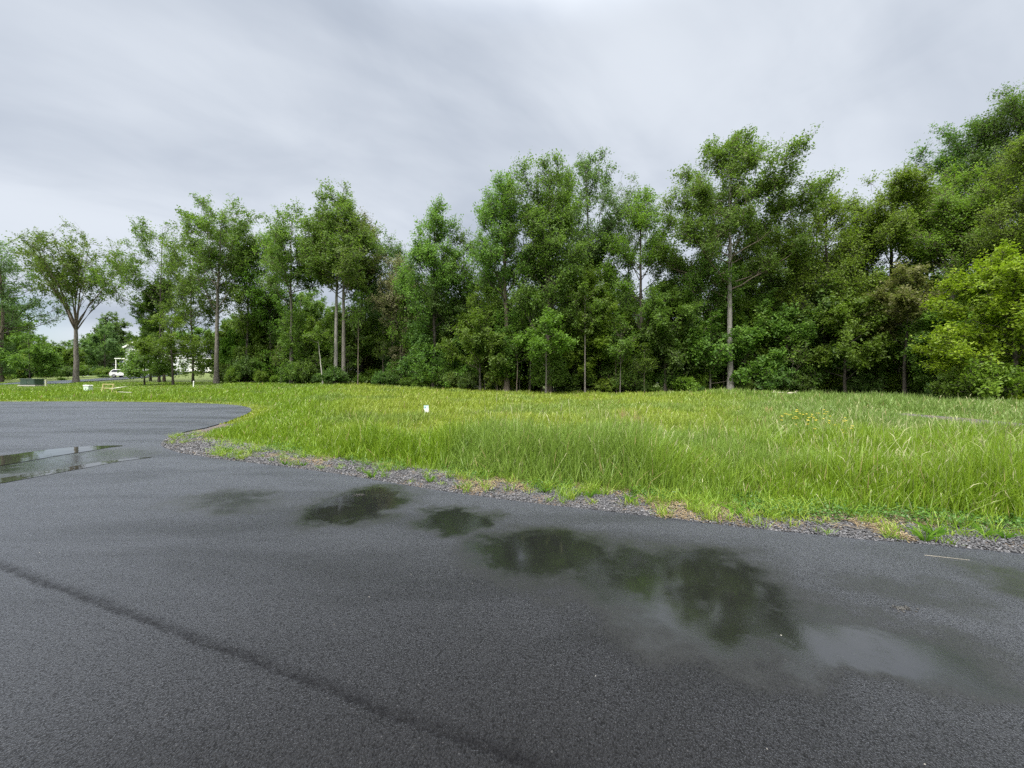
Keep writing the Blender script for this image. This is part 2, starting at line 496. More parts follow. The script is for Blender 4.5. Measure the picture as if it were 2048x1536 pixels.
def soil():
    m, b = newmat('meadow_soil')
    co = b.n('ShaderNodeTexCoord').outputs['Object']
    n_ = b.noise(co, 0.35, 5, 0.6); n2 = b.noise(co, 7, 6, 0.7); n3 = b.noise(co, 45, 4, 0.7)
    c = b.mix(b.mr(n2, 0.3, 0.7), (0.045, 0.075, 0.014), (0.09, 0.125, 0.022))
    c = b.mix(b.mr(n3, 0.45, 0.75, 0, 0.7), c, (0.11, 0.085, 0.045))
    c = b.mix(b.mr(n_, 0.4, 0.65, 0, 0.5), c, (0.075, 0.115, 0.016))
    bp = b.n('ShaderNodeBump', {'Height': n3, 'Strength': 0.6, 'Distance': 0.03})
    out(b, b.n('ShaderNodeBsdfPrincipled', {'Base Color': c, 'Roughness': 0.95, 'Normal': bp.outputs[0]}).outputs[0]); return m


def gravelbed():
    m, b = newmat('gravel_bed')
    co = b.n('ShaderNodeTexCoord').outputs['Object']
    v = b.n('ShaderNodeTexVoronoi', {'Vector': co, 'Scale': 55.0}).outputs
    n_ = b.noise(co, 2.3, 5, 0.65); n2 = b.noise(co, 30, 4, 0.7)
    g = b.n('ShaderNodeSeparateColor', {0: v['Color']}).outputs[0]
    c = b.mix(g, (0.020, 0.021, 0.025), (0.08, 0.08, 0.092))
    c = b.mix(b.math('MULTIPLY', b.mr(n_, 0.45, 0.62), b.mr(n2, 0.3, 0.6)), c, (0.13, 0.09, 0.055))
    bp = b.n('ShaderNodeBump', {'Height': v['Distance'], 'Strength': 0.9, 'Distance': 0.02})
    out(b, b.n('ShaderNodeBsdfPrincipled', {'Base Color': c, 'Roughness': 0.75, 'Normal': bp.outputs[0]}).outputs[0]); return m


def stone():
    m, b = newmat('grey_stone')
    c = b.n('ShaderNodeAttribute', attribute_name='tint').outputs['Color']
    co = b.n('ShaderNodeTexCoord').outputs['Object']
    c = b.mix(b.mr(b.noise(co, 160, 3), 0.35, 0.7, 0, 0.5), c, (0.11, 0.11, 0.12))
    out(b, b.n('ShaderNodeBsdfPrincipled', {'Base Color': c, 'Roughness': 0.6}).outputs[0]); return m


def water():
    m, b = newmat('puddle_water')
    co = b.n('ShaderNodeTexCoord').outputs['Object']
    bp = b.n('ShaderNodeBump', {'Height': b.noise(b.n('ShaderNodeMapping', {'Vector': co, 'Scale': (1, 1, 1)}).outputs[0], 4, 3), 'Strength': 0.06, 'Distance': 0.02})
    c = b.mix(b.noise(co, 25, 5, 0.7), (0.018, 0.018, 0.016), (0.030, 0.030, 0.027))
    p = b.n('ShaderNodeBsdfPrincipled', {'Base Color': c, 'Roughness': 0.02, 'IOR': 1.55, 'Normal': bp.outputs[0]})
    out(b, p.outputs[0]); return m


STONE = stone(); WATER = water()

# ================================================================== ground, road, shoulder
def graded(a, b_, core0, core1, step, grow=1.18):
    v = list(np.arange(core0, core1 + 1e-6, step)); s = step; x = core1
    while x < b_: s *= grow; x += s; v.append(min(x, b_))
    s = step; x = core0; l = []
    while x > a: s *= grow; x -= s; l.append(max(x, a))
    return np.array(l[::-1] + v)


gx = graded(-900, 900, -46, 40, 0.5); gy = graded(-300, 1400, -3, 42, 0.5)
GX, GY = np.meshgrid(gx, gy); gx_, gy_ = GX.ravel(), GY.ravel()
gh = height(gx_, gy_)
near = (np.abs(gx_) < 60) & (gy_ < 45) & (gy_ > -40)
sd = np.full(len(gx_), 50.0); sd[near] = sdist(gx_[near], gy_[near])
gh = gh - 0.10 * sstep(0.75, -0.1, sd) + np.where(sd > 1.2, 0.05 * (fbm(gx_, gy_, 0.4, 2) - 0.5), 0)
nx, ny = len(gx), len(gy)
ii = (np.arange(ny - 1)[:, None] * nx + np.arange(nx - 1)[None]).ravel()
ground = obj('ground', mesh_arrays('ground', np.stack([gx_, gy_, gh], 1), [np.stack([ii, ii + 1, ii + nx + 1, ii + nx], 1)], soil(), smooth=True))
tag(ground, 'grassy earth of the meadow and the wood floor, rising gently to the trees', 'ground', kind='structure')


def sheet(name, poly, mat, z, step, extra=None):
    """a triangulated sheet that follows the terrain"""
    poly = np.asarray(poly, float)
    x0, y0 = poly.min(0); x1, y1 = poly.max(0)
    X, Y = np.meshgrid(np.arange(x0, x1, step), np.arange(y0, y1, step)); X, Y = X.ravel(), Y.ravel()
    k = inside(X, Y, poly); X, Y = X[k], Y[k]
    k = seg_dist(X, Y, np.vstack([poly, poly[:1]])) > step * 0.3; X, Y = X[k], Y[k]
    n = len(poly)
    vs = [Vector(p) for p in poly] + [Vector((a, c)) for a, c in zip(X, Y)]
    r = mgeo.delaunay_2d_cdt(vs, [], [list(range(n))], 1, 1e-5)
    v = np.array([(p.x, p.y) for p in r[0]])
    return obj(name, mesh_arrays(name, np.column_stack([v, height(v[:, 0], v[:, 1]) + z]), [np.array([f for f in r[2] if len(f) == 3])], mat, smooth=True))


road = sheet('road', ROAD, ASPH, 0.0, 0.9)
tag(road, 'wet black asphalt lane opening into a turning circle', 'road', kind='structure')
# the broken thickness of the asphalt edge
ev = np.vstack([np.column_stack([EDGE, height(EDGE[:, 0], EDGE[:, 1]) - 0.0005]),
                np.column_stack([EDGE + wn * 0.0 , height(EDGE[:, 0], EDGE[:, 1]) - 0.08])])

# gravel shoulder: a strip beside the near edge, widest at the corner of the turning circle
near_e = EDGE[(EDGE[:, 1] < at(430, 850)[1] + 0.3)]
ne_n = wn[(EDGE[:, 1] < at(430, 850)[1] + 0.3)]
tmid = near_e + ne_n * 0.3
flip = -1.0 if sdist(tmid[:, 0], tmid[:, 1]).mean() < 0 else 1.0


def shoulder_w(x, y):
    w = 0.74 + 0.35 * (fbm(x * 1.0, y * 1.0, 0.7, 2) - 0.3) + 0.5 * np.exp(-((np.hypot(x + 7.0, y - 9.0)) / 1.8) ** 2)
    return w


sw = shoulder_w(near_e[:, 0], near_e[:, 1]) + 0.25
outer = near_e + flip * ne_n * sw[:, None]
inner = near_e - flip * ne_n * 0.02
nv = len(near_e)
cols = 6
vv = []
for k in range(cols + 1):
    t = k / cols; p = inner * (1 - t) + outer * t
    zz = height(p[:, 0], p[:, 1]) - 0.012 - 0.02 * (1 - t) * 0 - 0.035 * (t > 0.99) + 0.016 * fbm(p[:, 0], p[:, 1], 5, 2) * (t > 0.05)
    if k == 0: zz = height(p[:, 0], p[:, 1]) - 0.03
    vv.append(np.column_stack([p, zz]))
vv = np.vstack(vv)
qi = np.concatenate([np.stack([np.arange(nv - 1) + k * nv, np.arange(1, nv) + k * nv, np.arange(1, nv) + (k + 1) * nv, np.arange(nv - 1) + (k + 1) * nv], 1) for k in range(cols)])
shoulder = obj('gravel_shoulder', mesh_arrays('gravel_shoulder', vv, [qi], gravelbed(), smooth=True))
tag(shoulder, 'strip of dark gravel and dead grass between road and meadow', 'gravel shoulder', kind='structure')

# the far drive that climbs to the house
drive_px = [(60, 769), (100, 765), (160, 762), (215, 759), (250, 756)]
dl = [at(*p) for p in drive_px] + [(-77.0, 82.0), (-79, 90.0)]
dl = catmull(dl, 5); ds = np.diff(dl, axis=0); ds = np.vstack([ds, ds[-1]]); dn = np.stack([-ds[:, 1], ds[:, 0]], 1); dn /= np.linalg.norm(dn, axis=1, keepdims=True)
drive = sheet('driveway', np.vstack([dl + dn * 3.2, (dl - dn * 3.2)[::-1]]), ASPH, 0.09, 1.5)
tag(drive, 'grey driveway climbing from behind the lawn to the white house', 'driveway', kind='structure')
# worn gravel track at the right of the meadow
tp = catmull([at(1790, 829), at(1900, 839), at(2048, 856), at(2160, 868)], 6)
td = np.diff(tp, axis=0); td = np.vstack([td, td[-1]]); tn = np.stack([-td[:, 1], td[:, 0]], 1); tn /= np.linalg.norm(tn, axis=1, keepdims=True)
twid = np.linspace(0.5, 1.3, len(tp))[:, None]
TRACK = np.vstack([tp + tn * twid, (tp - tn * twid)[::-1]])
track = sheet('gravel_track', TRACK, bpy.data.materials['gravel_bed'], 0.05, 0.4)
tag(track, 'narrow bare gravel track crossing the tall grass', 'gravel track', kind='structure')


# puddles with crisp edges
def puddle(name, pts, z, label):
    p = catmull([at(*q) for q in pts] + [at(*pts[0])], 6)[:-1]
    p = p + 0.05 * np.stack([fbm(p[:, 0], p[:, 1], 1.2, 2) - 0.5, fbm(p[:, 0] + 9, p[:, 1], 1.2, 2) - 0.5], 1)
    o = sheet(name, p, WATER, z, 0.5)
    tag(o, label, 'puddle', kind='structure')
    return o


puddle('puddle', [(-160, 925), (0, 912), (90, 900), (170, 893), (246, 891), (215, 896), (180, 902), (120, 911), (40, 925), (-60, 941), (-160, 953)], 0.006,
       'long shallow puddle mirroring trees in the turning circle')
puddle('puddle', [(-100, 973), (0, 957), (90, 942), (170, 929), (240, 919), (303, 915), (240, 923), (170, 936), (90, 951), (0, 968), (-100, 984)], 0.006,
       'narrower puddle streak lying nearer than the long puddle')

# ================================================================== trees
def perp(v):
    ref = np.where(np.abs(v[..., 2:3]) > 0.9, np.array([1.0, 0, 0]), np.array([0, 0, 1.0]))
    u = np.cross(v, ref); u /= np.linalg.norm(u, axis=-1, keepdims=True) + 1e-9
    return u, np.cross(v, u)


def tubes(P, rad, sides):
    n, K, _ = P.shape
    T = np.empty_like(P); T[:, 1:-1] = P[:, 2:] - P[:, :-2] if K > 2 else T[:, 1:-1]
    T[:, 0] = P[:, 1] - P[:, 0]; T[:, -1] = P[:, -1] - P[:, -2]
    T /= np.linalg.norm(T, axis=2, keepdims=True) + 1e-9
    u, w = perp(T)
    a = np.arange(sides) * 2 * math.pi / sides
    V = P[:, :, None] + rad[:, :, None, None] * (np.cos(a)[None, None, :, None] * u[:, :, None] + np.sin(a)[None, None, :, None] * w[:, :, None])
    idx = np.arange(n * K * sides).reshape(n, K, sides)
    q = np.stack([idx[:, :-1], np.roll(idx, -1, 2)[:, :-1], np.roll(idx, -1, 2)[:, 1:], idx[:, 1:]], -1).reshape(-1, 4)
    return V.reshape(-1, 3), q


def cat(parts):
    vs, qs, k = [], [], 0
    for v, q in parts: vs.append(v); qs.append(q + k); k += len(v)
    return np.vstack(vs), np.vstack(qs)


def unit(v): return v / (np.linalg.norm(v, axis=-1, keepdims=True) + 1e-9)


PROF = {
    'oval':  ([0, .12, .35, .6, .8, .93, 1], [.45, .75, 1, .92, .66, .38, .08]),
    'tall':  ([0, .12, .35, .6, .8, .93, 1], [.70, .85, .95, 1, .80, .50, .12]),
    'fan':   ([0, .12, .35, .6, .8, .93, 1], [.15, .35, .72, 1, .95, .66, .20]),
    'broad': ([0, .12, .35, .6, .8, .93, 1], [.80, 1, .98, .88, .70, .45, .12]),
    'cone':  ([0, .12, .35, .6, .8, .93, 1], [.95, 1, .80, .55, .33, .18, .05]),
}


def tree_meshes(seed, H, cb, R, prof='oval', nl=24, r0=0.3, lean=(0, 0), bend=0.012, leaves=20000, lsz=0.27, lift=0.22, twig=0.8, fork=None, lobes=0.35, ivy=0, clump=0.16, sparse=0.0, low=0):
    g = np.random.default_rng(seed)
    K = 14
    tz = np.linspace(0, 1, K)
    Ht = H * (fork if fork else 0.95)
    wob = np.cumsum(g.normal(0, bend * H / 3.2, (K, 2)), 0); wob[0] = 0; wob -= wob[1] * tz[:, None] * 0
    tp = np.column_stack([wob * tz[:, None] ** 0.7 + np.outer(tz * Ht, lean), tz * Ht])
    tr = r0 * ((1 - tz) ** 0.8 * (0.9 if not fork else 0.45) + (0.07 if not fork else 0.5)) * (1 + 0.4 * np.exp(-tz * Ht / 0.45))
    parts = [tubes(tp[None], tr[None], 9)]

    def tpos(z):
        z = np.asarray(z); return np.stack([np.interp(z, tp[:, 2], tp[:, k]) for k in range(3)], -1)
    pu, pr = PROF[prof]
    # limbs
    u = np.sort(g.random(nl) ** 0.85); u[-2:] = (0.93, 0.985)
    if fork:
        za = Ht * (0.88 + 0.12 * g.random(nl))
    else:
        za = np.minimum(cb + u * (H - cb) * 0.86 - 0.03 * (H - cb), Ht * 0.985)
    az = np.arange(nl) * 2.39996 + g.normal(0, 0.35, nl) + g.random() * 6.28
    lob = 1 + lobes * np.sin(az * 2 + g.random() * 6) * 0.5 + lobes * np.sin(az * 3 + g.random() * 6) * 0.5
    ue = np.minimum(u + lift * (1 - u) * (0.6 + 0.8 * g.random(nl)), 1.0)
    if fork: ue = 0.30 + 0.70 * u
    rho = R * np.interp(ue, pu, pr) * g.uniform(0.72, 1.12, nl) * lob
    A = tpos(za)
    ax = np.stack([np.interp(np.minimum(cb + ue * (H - cb), H), tp[:, 2], tp[:, 0]), np.interp(np.minimum(cb + ue * (H - cb), H), tp[:, 2], tp[:, 1])], -1)
    E = np.column_stack([ax[:, 0] + rho * np.cos(az), ax[:, 1] + rho * np.sin(az), cb + ue * (H - cb) + g.normal(0, 0.02 * H, nl)])
    E[:, 2] = np.minimum(E[:, 2], H)
    mid = A + (E - A) * np.array([0.55, 0.55, 0.32]) if not fork else A + (E - A) * np.array([0.36, 0.36, 0.55]) + g.normal(0, 0.03 * R, (nl, 3))
    t = np.linspace(0, 1, 7)[None, :, None]
    LP = (1 - t) ** 2 * A[:, None] + 2 * t * (1 - t) * mid[:, None] + t * t * E[:, None]
    LP[:, 1:-1] += g.normal(0, 0.012 * R, (nl, 5, 3))
    LL = np.linalg.norm(E - A, axis=1)
    rl = np.clip(np.interp(za, tp[:, 2], tr) * 0.42, 0.02, r0 * 0.4) if not fork else np.full(nl, r0 * 0.30) * g.uniform(0.6, 1.1, nl)
    parts.append(tubes(LP, rl[:, None] * np.linspace(1, 0.18, 7)[None], 5))
    # branches off the limbs (and off the leader)
    ns = int(nl * 9)
    li = g.choice(nl, ns, p=(LL / LL.sum())); ts = g.uniform(0.22, 1.0, ns) ** 0.8
    f = ts * 6; i0 = np.minimum(f.astype(int), 5); fr = (f - i0)[:, None]
    SA = LP[li, i0] * (1 - fr) + LP[li, i0 + 1] * fr
    tan = unit(LP[li, i0 + 1] - LP[li, i0])
    dirs = unit(tan * 0.8 + unit(g.normal(0, 1, (ns, 3))) * np.array([1, 1, 0.75]) * 0.95 + np.array([0, 0, 0.28]))
    sl_ = LL[li] * (0.42 - 0.22 * ts) * g.uniform(0.6, 1.3, ns); sl_ = np.clip(sl_, 0.5, R * 0.62)
    SE = SA + dirs * sl_[:, None]
    sm = (SA + SE) / 2 + g.normal(0, 0.06, (ns, 3)) * sl_[:, None] + np.array([0, 0, 0.04]) * sl_[:, None]
    SP = np.stack([SA, sm, SE], 1)
    sr = np.clip(rl[li] * 0.42 * (1.1 - 0.7 * ts), 0.010, 0.09)
    parts.append(tubes(SP, sr[:, None] * np.array([1, 0.7, 0.35])[None], 3))
    # twigs
    nt_ = int(leaves / 11)
    keep = np.arange(ns)
    if sparse: keep = keep[g.random(ns) > sparse]
    si = g.choice(keep, nt_, p=(sl_[keep] / sl_[keep].sum())); tt = g.uniform(0.15, 1.0, nt_)
    TA = np.where(tt[:, None] < .5, SP[si, 0] * (1 - 2 * tt[:, None]) + SP[si, 1] * 2 * tt[:, None], SP[si, 1] * (2 - 2 * tt[:, None]) + SP[si, 2] * (2 * tt[:, None] - 1))
    td_ = unit(dirs[si] * 0.55 + unit(g.normal(0, 1, (nt_, 3))) + np.array([0, 0, 0.22]))
    tl = twig * g.uniform(0.5, 1.3, nt_)
    TE = TA + td_ * tl[:, None]
    if ivy:
        zi = g.uniform(0.3, cb + ivy, int(nt_ * 0.10)); ai = g.random(len(zi)) * 6.28
        a_ = tpos(zi); e_ = a_ + np.column_stack([np.cos(ai), np.sin(ai), 0.25 * np.ones(len(zi))]) * g.uniform(0.3, 1.4, len(zi))[:, None]
        TA = np.vstack([TA, a_]); TE = np.vstack([TE, e_])
    if low:
        zl = g.uniform(0.18, 0.95, int(nt_ * 0.16)) * cb; al_ = g.random(len(zl)) * 6.28; L_ = g.uniform(0.5, 1.0, len(zl)) * low
        a_ = tpos(zl); e_ = a_ + np.column_stack([np.cos(al_), np.sin(al_), 0.1 * np.ones(len(zl))]) * L_[:, None]
        a_ = a_ * 0.35 + e_ * 0.65
        TA = np.vstack([TA, a_]); TE = np.vstack([TE, e_])
    parts.append(tubes(np.stack([TA, TE], 1), np.tile(np.array([[0.012, 0.005]]), (len(TA), 1)), 3))
    wood = cat(parts) + (len(parts[0][1]),)
    # leaves
    nL = leaves
    wi = g.integers(0, len(TA), nL); w = g.uniform(0.25, 1.12, nL)[:, None]
    Pc = TA[wi] * (1 - w) + TE[wi] * w + g.normal(0, clump, (nL, 3))
    out_ = unit(Pc - np.array([0, 0, (H + cb) / 2]))
    Nt = unit(unit(g.normal(0, 1, (len(TA), 3))) * 0.70 + np.array([0, 0, 0.66]))
    N = unit(Nt[wi] + out_ * 0.28 + g.normal(0, .30, (nL, 3)))
    a1, a2 = perp(N); th = g.random(nL)[:, None] * 6.283
    a = a1 * np.cos(th) + a2 * np.sin(th); c_ = np.cross(N, a)
    s = lsz * g.uniform(0.6, 1.3, nL)[:, None]
    V = np.empty((nL, 4, 3))
    V[:, 0] = Pc - a * s * 0.5; V[:, 2] = Pc + a * s * 0.5 - N * s * 0.10
    V[:, 1] = Pc + c_ * s * 0.33 + N * s * 0.10 - a * s * 0.06; V[:, 3] = Pc - c_ * s * 0.33 + N * s * 0.10 - a * s * 0.06
    q = np.arange(nL * 4).reshape(-1, 4)
    vary = np.clip(g.normal(0.5, 0.13, nL) + 0.75 * (np.random.default_rng(seed + 1).random(len(TA))[wi] - 0.5), 0, 1)
    return wood, (V.reshape(-1, 3), q, vary)


def add_tree(name, loc, label, cat_, leaf, bark, group=None, rz=0.0, **kw):
    wood, lf = tree_meshes(**kw)
    r = empty(name, loc, rz)
    tag(r, label, cat_, group)
    mi = np.zeros(len(wood[1]), np.int32); mi[wood[2]:] = 1
    tk = obj('trunk', mesh_arrays('trunk', wood[0], [wood[1]], [BARK[bark], BARK[{'pale': 'brown', 'white': 'grey', 'grey': 'brown'}.get(bark, 'dark')]], smooth=True, matidx=mi), r)
    cr = obj('crown', mesh_arrays('crown', lf[0], [lf[1]], LEAF[leaf], vary=lf[2]), r)
    KIDS[r.name] = [tk, cr]
    return r


DX = [-150, 0, 152, 300, 435, 583, 680, 800, 870, 1015, 1095, 1290, 1460, 1650, 1800, 1900, 2048, 2300]
DV = [62, 61, 60, 58, 55, 52, 50, 48.5, 45, 42, 41, 41, 40, 38, 35, 33, 30, 25]
def dedge(px): return float(np.interp(px, DX, DV))


WOODS = 'tall trees along the front of the wood'
LEFTG = 'trees on the lawn at the left'
# px of base, depth behind the wood's front line, px of top, px of crown bottom, crown half-width in px, ...
FRONT = [
    # base, dd, top, cbot, half, profile, leaf, bark, trunk radius, label, extra
    (0, 0, 485, 680, 92, 'broad', 'blue', 'brown', .42, 'dark spreading tree cut by the left edge of the photo', dict(leaves=17000, lift=.3, sparse=.25, lsz=.34)),
    (152, 0, 466, 610, 86, 'fan', 'mid', 'grey', .52, 'lone vase-shaped tree with bare grey trunk standing by the driveway', dict(leaves=15000, fork=.40, nl=15, lift=.5, lsz=.30, bend=.006, sparse=.1)),
    (318, 3, 422, 665, 70, 'tall', 'mid', 'dark', .22, 'slender open-crowned tree rising above the white house', dict(leaves=15000, lift=.3, sparse=.2)),
    (386, 1, 428, 690, 52, 'oval', 'mid', 'dark', .20, 'thin dark-stemmed tree just right of the white house', dict(leaves=11000, sparse=.2)),
    (433, 0, 388, 640, 66, 'fan', 'mid', 'grey', .42, 'tall forked tree with thick brown trunk near the white stake', dict(leaves=19000, lift=.35, sparse=.2, bend=.01)),
    (492, 4, 440, 690, 50, 'oval', 'mid', 'dark', .25, 'narrow olive-green tree behind the forked tree', dict(leaves=15000)),
    (540, 5, 462, 700, 40, 'oval', 'fresh', 'dark', .22, 'lower light-green tree filling the dip in the tree line', dict(leaves=12000)),
    (583, 0, 405, 620, 52, 'oval', 'mid', 'grey', .34, 'slim tree with straight grey trunk and a two-pronged top', dict(leaves=18000, sparse=.2, lobes=.6)),
    (671, 0, 354, 600, 66, 'oval', 'mid', 'pale', .36, 'tallest tree of the left half with whitish straight trunk', dict(leaves=26000, bend=.005)),
    (687, 0.5, 402, 600, 64, 'broad', 'mid', 'grey', .40, 'tree with scarred grey trunk close beside the whitish trunk', dict(leaves=19000, bend=.006)),
    (722, 7, 425, 620, 52, 'oval', 'brown', 'dark', .36, 'dark-trunked tree with olive crown behind the paired pale trunks', dict(leaves=15000)),
    (785, 6, 455, 680, 42, 'oval', 'blue', 'dark', .24, 'pale hazy green tree in the notch of the tree line', dict(leaves=13000)),
    (802, 3, 500, 690, 42, 'oval', 'pink', 'brown', .18, 'bronze tree with pale blossoms among the green ones', dict(leaves=9000, sparse=.2)),
    (866, 1, 397, 690, 60, 'oval', 'mid', 'dark', .30, 'domed dense tree standing just right of the notch', dict(leaves=25000, lobes=.2, low=3)),
    (930, 4, 440, 710, 50, 'oval', 'dark', 'dark', .26, 'dark filler tree between two taller domed trees', dict(leaves=15000)),
    (1013, 0, 335, 610, 62, 'tall', 'mid', 'brown', .44, 'tall rounded tree with thick brown trunk and bare mid-stem', dict(leaves=23000, sparse=.25, lobes=.3)),
    (1098, 0, 303, 690, 64, 'tall', 'mid', 'brown', .42, 'tall column-like tree with a leaning base and low leafy boughs', dict(leaves=34000, lift=.3, lean=(-.008, 0), low=2.2)),
    (1186, 6, 291, 590, 62, 'fan', 'blue', 'dark', .40, 'loose feathery tree rising with a forked stem behind the column tree', dict(leaves=17000, lift=.4, sparse=.3, lobes=.5)),
    (1258, 9, 345, 560, 40, 'fan', 'blue', 'dark', .22, 'half-bare wispy tree seen against the sky', dict(leaves=5000, sparse=.4, lift=.5)),
    (1283, 3, 372, 700, 66, 'oval', 'fresh', 'dark', .36, 'bright green tree left of the great pale-trunked tree', dict(leaves=24000, lobes=.4)),
    (1461, 0, 264, 590, 116, 'oval', 'mid', 'pale', .43, 'great tree with bare pale grey trunk, tallest of the middle', dict(leaves=44000, nl=44, lift=.25, bend=.004, lobes=.35, sparse=.12, lsz=.26)),
    (1408, 2, 500, 650, 60, 'oval', 'mid', 'grey', .24, 'crooked grey-stemmed tree leaning beside the great pale trunk', dict(leaves=14000, bend=.03)),
    (1560, 4, 430, 700, 56, 'oval', 'mid', 'dark', .3, 'mid-height tree tucked under the right side of the great tree', dict(leaves=16000)),
    (1648, 1, 366, 700, 66, 'oval', 'yel', 'dark', .36, 'yellow-green tree with knobbly top and thick dark trunk', dict(leaves=24000, lobes=.5)),
    (1722, 4, 430, 710, 48, 'oval', 'fresh', 'dark', .25, 'small-crowned fresh green tree in the gap below the spreading oak', dict(leaves=14000)),
    (1785, 4, 345, 600, 88, 'broad', 'yel', 'dark', .40, 'spreading yellow-green oak with dark forking limbs', dict(leaves=26000, lift=.35, sparse=.2, nl=20)),
    (1905, 9, 250, 540, 46, 'fan', 'dark', 'dark', .36, 'dark green tree poking up behind the yellow-green oaks', dict(leaves=18000, lift=.4, lobes=.5)),
    (1893, 2, 330, 600, 82, 'broad', 'yel', 'grey', .38, 'leaning grey-limbed tree with layered yellow-green boughs', dict(leaves=24000, lift=.3, lean=(.05, 0))),
    (2052, 7, 158, 500, 74, 'tall', 'dark', 'dark', .45, 'highest tree at the right with dark ragged crown', dict(leaves=30000, lift=.4, lobes=.5, sparse=.1)),
    (2040, 2, 275, 640, 96, 'broad', 'yel', 'dark', .34, 'big yellow-green tree in front of the highest dark tree', dict(leaves=30000, lift=.25)),
    (2150, 5, 230, 640, 90, 'tall', 'mid', 'dark', .45, 'tall tree whose crown is cut by the right edge', dict(leaves=22000)),
]
for i, (px, dd, top, cbot, half, prof, leaf, bark, r0, label, ex) in enumerate(FRONT):
    D = dedge(px) + dd; X = (px - 1024) / F * D; g0 = hz(X, D)
    H = (EYE + (768 - top) / F * D - g0) * .962; cb = EYE + (768 - cbot) / F * D - g0
    kw = dict(seed=(100 if px != 1461 else 120) + i, H=H, cb=cb, R=half / F * D * 1.05, prof=prof, r0=r0 * .74, nl=32, lsz=.205, low=0 if bark == 'pale' or px in (152, 433, 687) else 1.7, clump=.16, twig=1.0)
    kw.update(ex); ks = min(1.15, D / 44); kw['lsz'] = min(kw['lsz'], .22) * ks; kw['leaves'] = int(kw['leaves'] * 1.5 / ks ** 1.3)
    add_tree('tree', (X, D, g0 - 0.05), label, 'tree', leaf, bark, WOODS if px > 200 else LEFTG, **kw)

# smaller trees that one can tell apart
SMALL = [
    # px, D, top, cbot, half, profile, leaf, bark, r0, name, label, extra
    (60, 57, 668, 745, 42, 'broad', 'mid', 'dark', .10, 'young_tree', 'low rounded young tree beside the dark green cabinet', dict(leaves=9000, nl=18, lsz=.26)),
    (346, 50, 630, 735, 50, 'broad', 'fresh', 'dark', .13, 'young_tree', 'bushy low-branched tree screening the white house', dict(leaves=7000, nl=20, lsz=.22, sparse=.25)),
    (289, 50, 697, 757, 40, 'broad', 'mid', 'dark', .09, 'young_tree', 'broad leafy bush-like tree at the end of the driveway', dict(leaves=5600, nl=20, lsz=.24)),
    (646, 49, 660, 712, 26, 'oval', 'fresh', 'white', .09, 'young_tree', 'thin leaning birch-like sapling with white stem', dict(leaves=1800, nl=12, lean=(-.08, 0))),
    (1170, 40, 560, 668, 36, 'oval', 'mid', 'grey', .09, 'young_tree', 'straight thin grey sapling right of the leaning column tree', dict(leaves=5000, nl=16, bend=.004)),
    (1240, 40, 640, 735, 26, 'oval', 'mid', 'grey', .05, 'young_tree', 'tiny sapling with pale stem before the dark undergrowth', dict(leaves=2500, nl=12)),
    (1092, 38.5, 628, 735, 62, 'broad', 'fresh', 'grey', .10, 'young_tree', 'low maple with bright leaf layers at the foot of the column tree', dict(leaves=8500, nl=16, lsz=.25, sparse=.25)),
    (1170, 43, 540, 740, 76, 'oval', 'fresh', 'dark', .16, 'young_tree', 'dense mid-green tree filling under the feathery tree', dict(leaves=21000, nl=24)),
    (960, 43, 580, 750, 62, 'oval', 'fresh', 'grey', .14, 'young_tree', 'leafy understory tree left of the thick brown trunk', dict(leaves=15000, nl=22)),
    (1690, 36, 585, 770, 62, 'broad', 'fresh', 'dark', .14, 'young_tree', 'layered fresh-green understory tree under the knobbly yellow one', dict(leaves=15000, nl=22)),
    (1808, 33, 535, 690, 62, 'oval', 'brown', 'dark', .14, 'young_tree', 'bronze-leaved small tree with crooked dark stem', dict(leaves=9500, nl=22, bend=.035, sparse=.15)),
    (2030, 25.5, 488, 800, 116, 'broad', 'lime', 'dark', .16, 'young_tree', 'bright lime-green maple low at the right edge', dict(leaves=38000, nl=40, lsz=.20, lobes=.4, low=1.5)),
    (1330, 42, 560, 740, 64, 'oval', 'mid', 'dark', .15, 'young_tree', 'deep green small tree between bright green and great pale tree', dict(leaves=17000, nl=22)),
    (1530, 40.5, 590, 750, 62, 'oval', 'mid', 'dark', .14, 'young_tree', 'leafy small tree directly right of the great pale trunk', dict(leaves=16000, nl=22)),
    (1885, 31, 600, 760, 50, 'oval', 'mid', 'dark', .12, 'young_tree', 'shadowed small tree left of the lime maple', dict(leaves=12000, nl=20)),
]
for i, (px, D, top, cbot, half, prof, leaf, bark, r0, nm, label, ex) in enumerate(SMALL):
    X = (px - 1024) / F * D; g0 = hz(X, D)
    H = EYE + (768 - top) / F * D - g0; cb = max(0.25, EYE + (768 - cbot) / F * D - g0)
    kw = dict(seed=300 + i, H=H, cb=cb, R=half / F * D, prof=prof, r0=r0, twig=0.6, clump=.13, lsz=.23); kw.update(ex)
    add_tree(nm, (X, D, g0 - 0.03), label, 'young tree', leaf, bark, 'young trees at the edge of the wood', **kw)

# trees inside the wood, which nothing tells apart
def scatter_copies(protos, spots, label, cat_, group, s0, s1, fac=None):
    used = set()
    for k, (x, y) in enumerate(spots):
        j = k % len(protos); p = protos[j]
        o = p if j not in used else copy_tree(p)
        used.add(j)
        o.location = (x, y, hz(x, y) - 0.05)
        s = float(rng.uniform(s0, s1)) * (fac(1024 + F * x / y) if fac else 1.0); o.scale = (s, s, s * float(rng.uniform(.94, 1.06) if cat_ == 'tree' else rng.uniform(.55, 1.7))); o.rotation_euler = (0, 0, float(rng.uniform(0, 6.28)))
        tag(o, label, cat_, group)


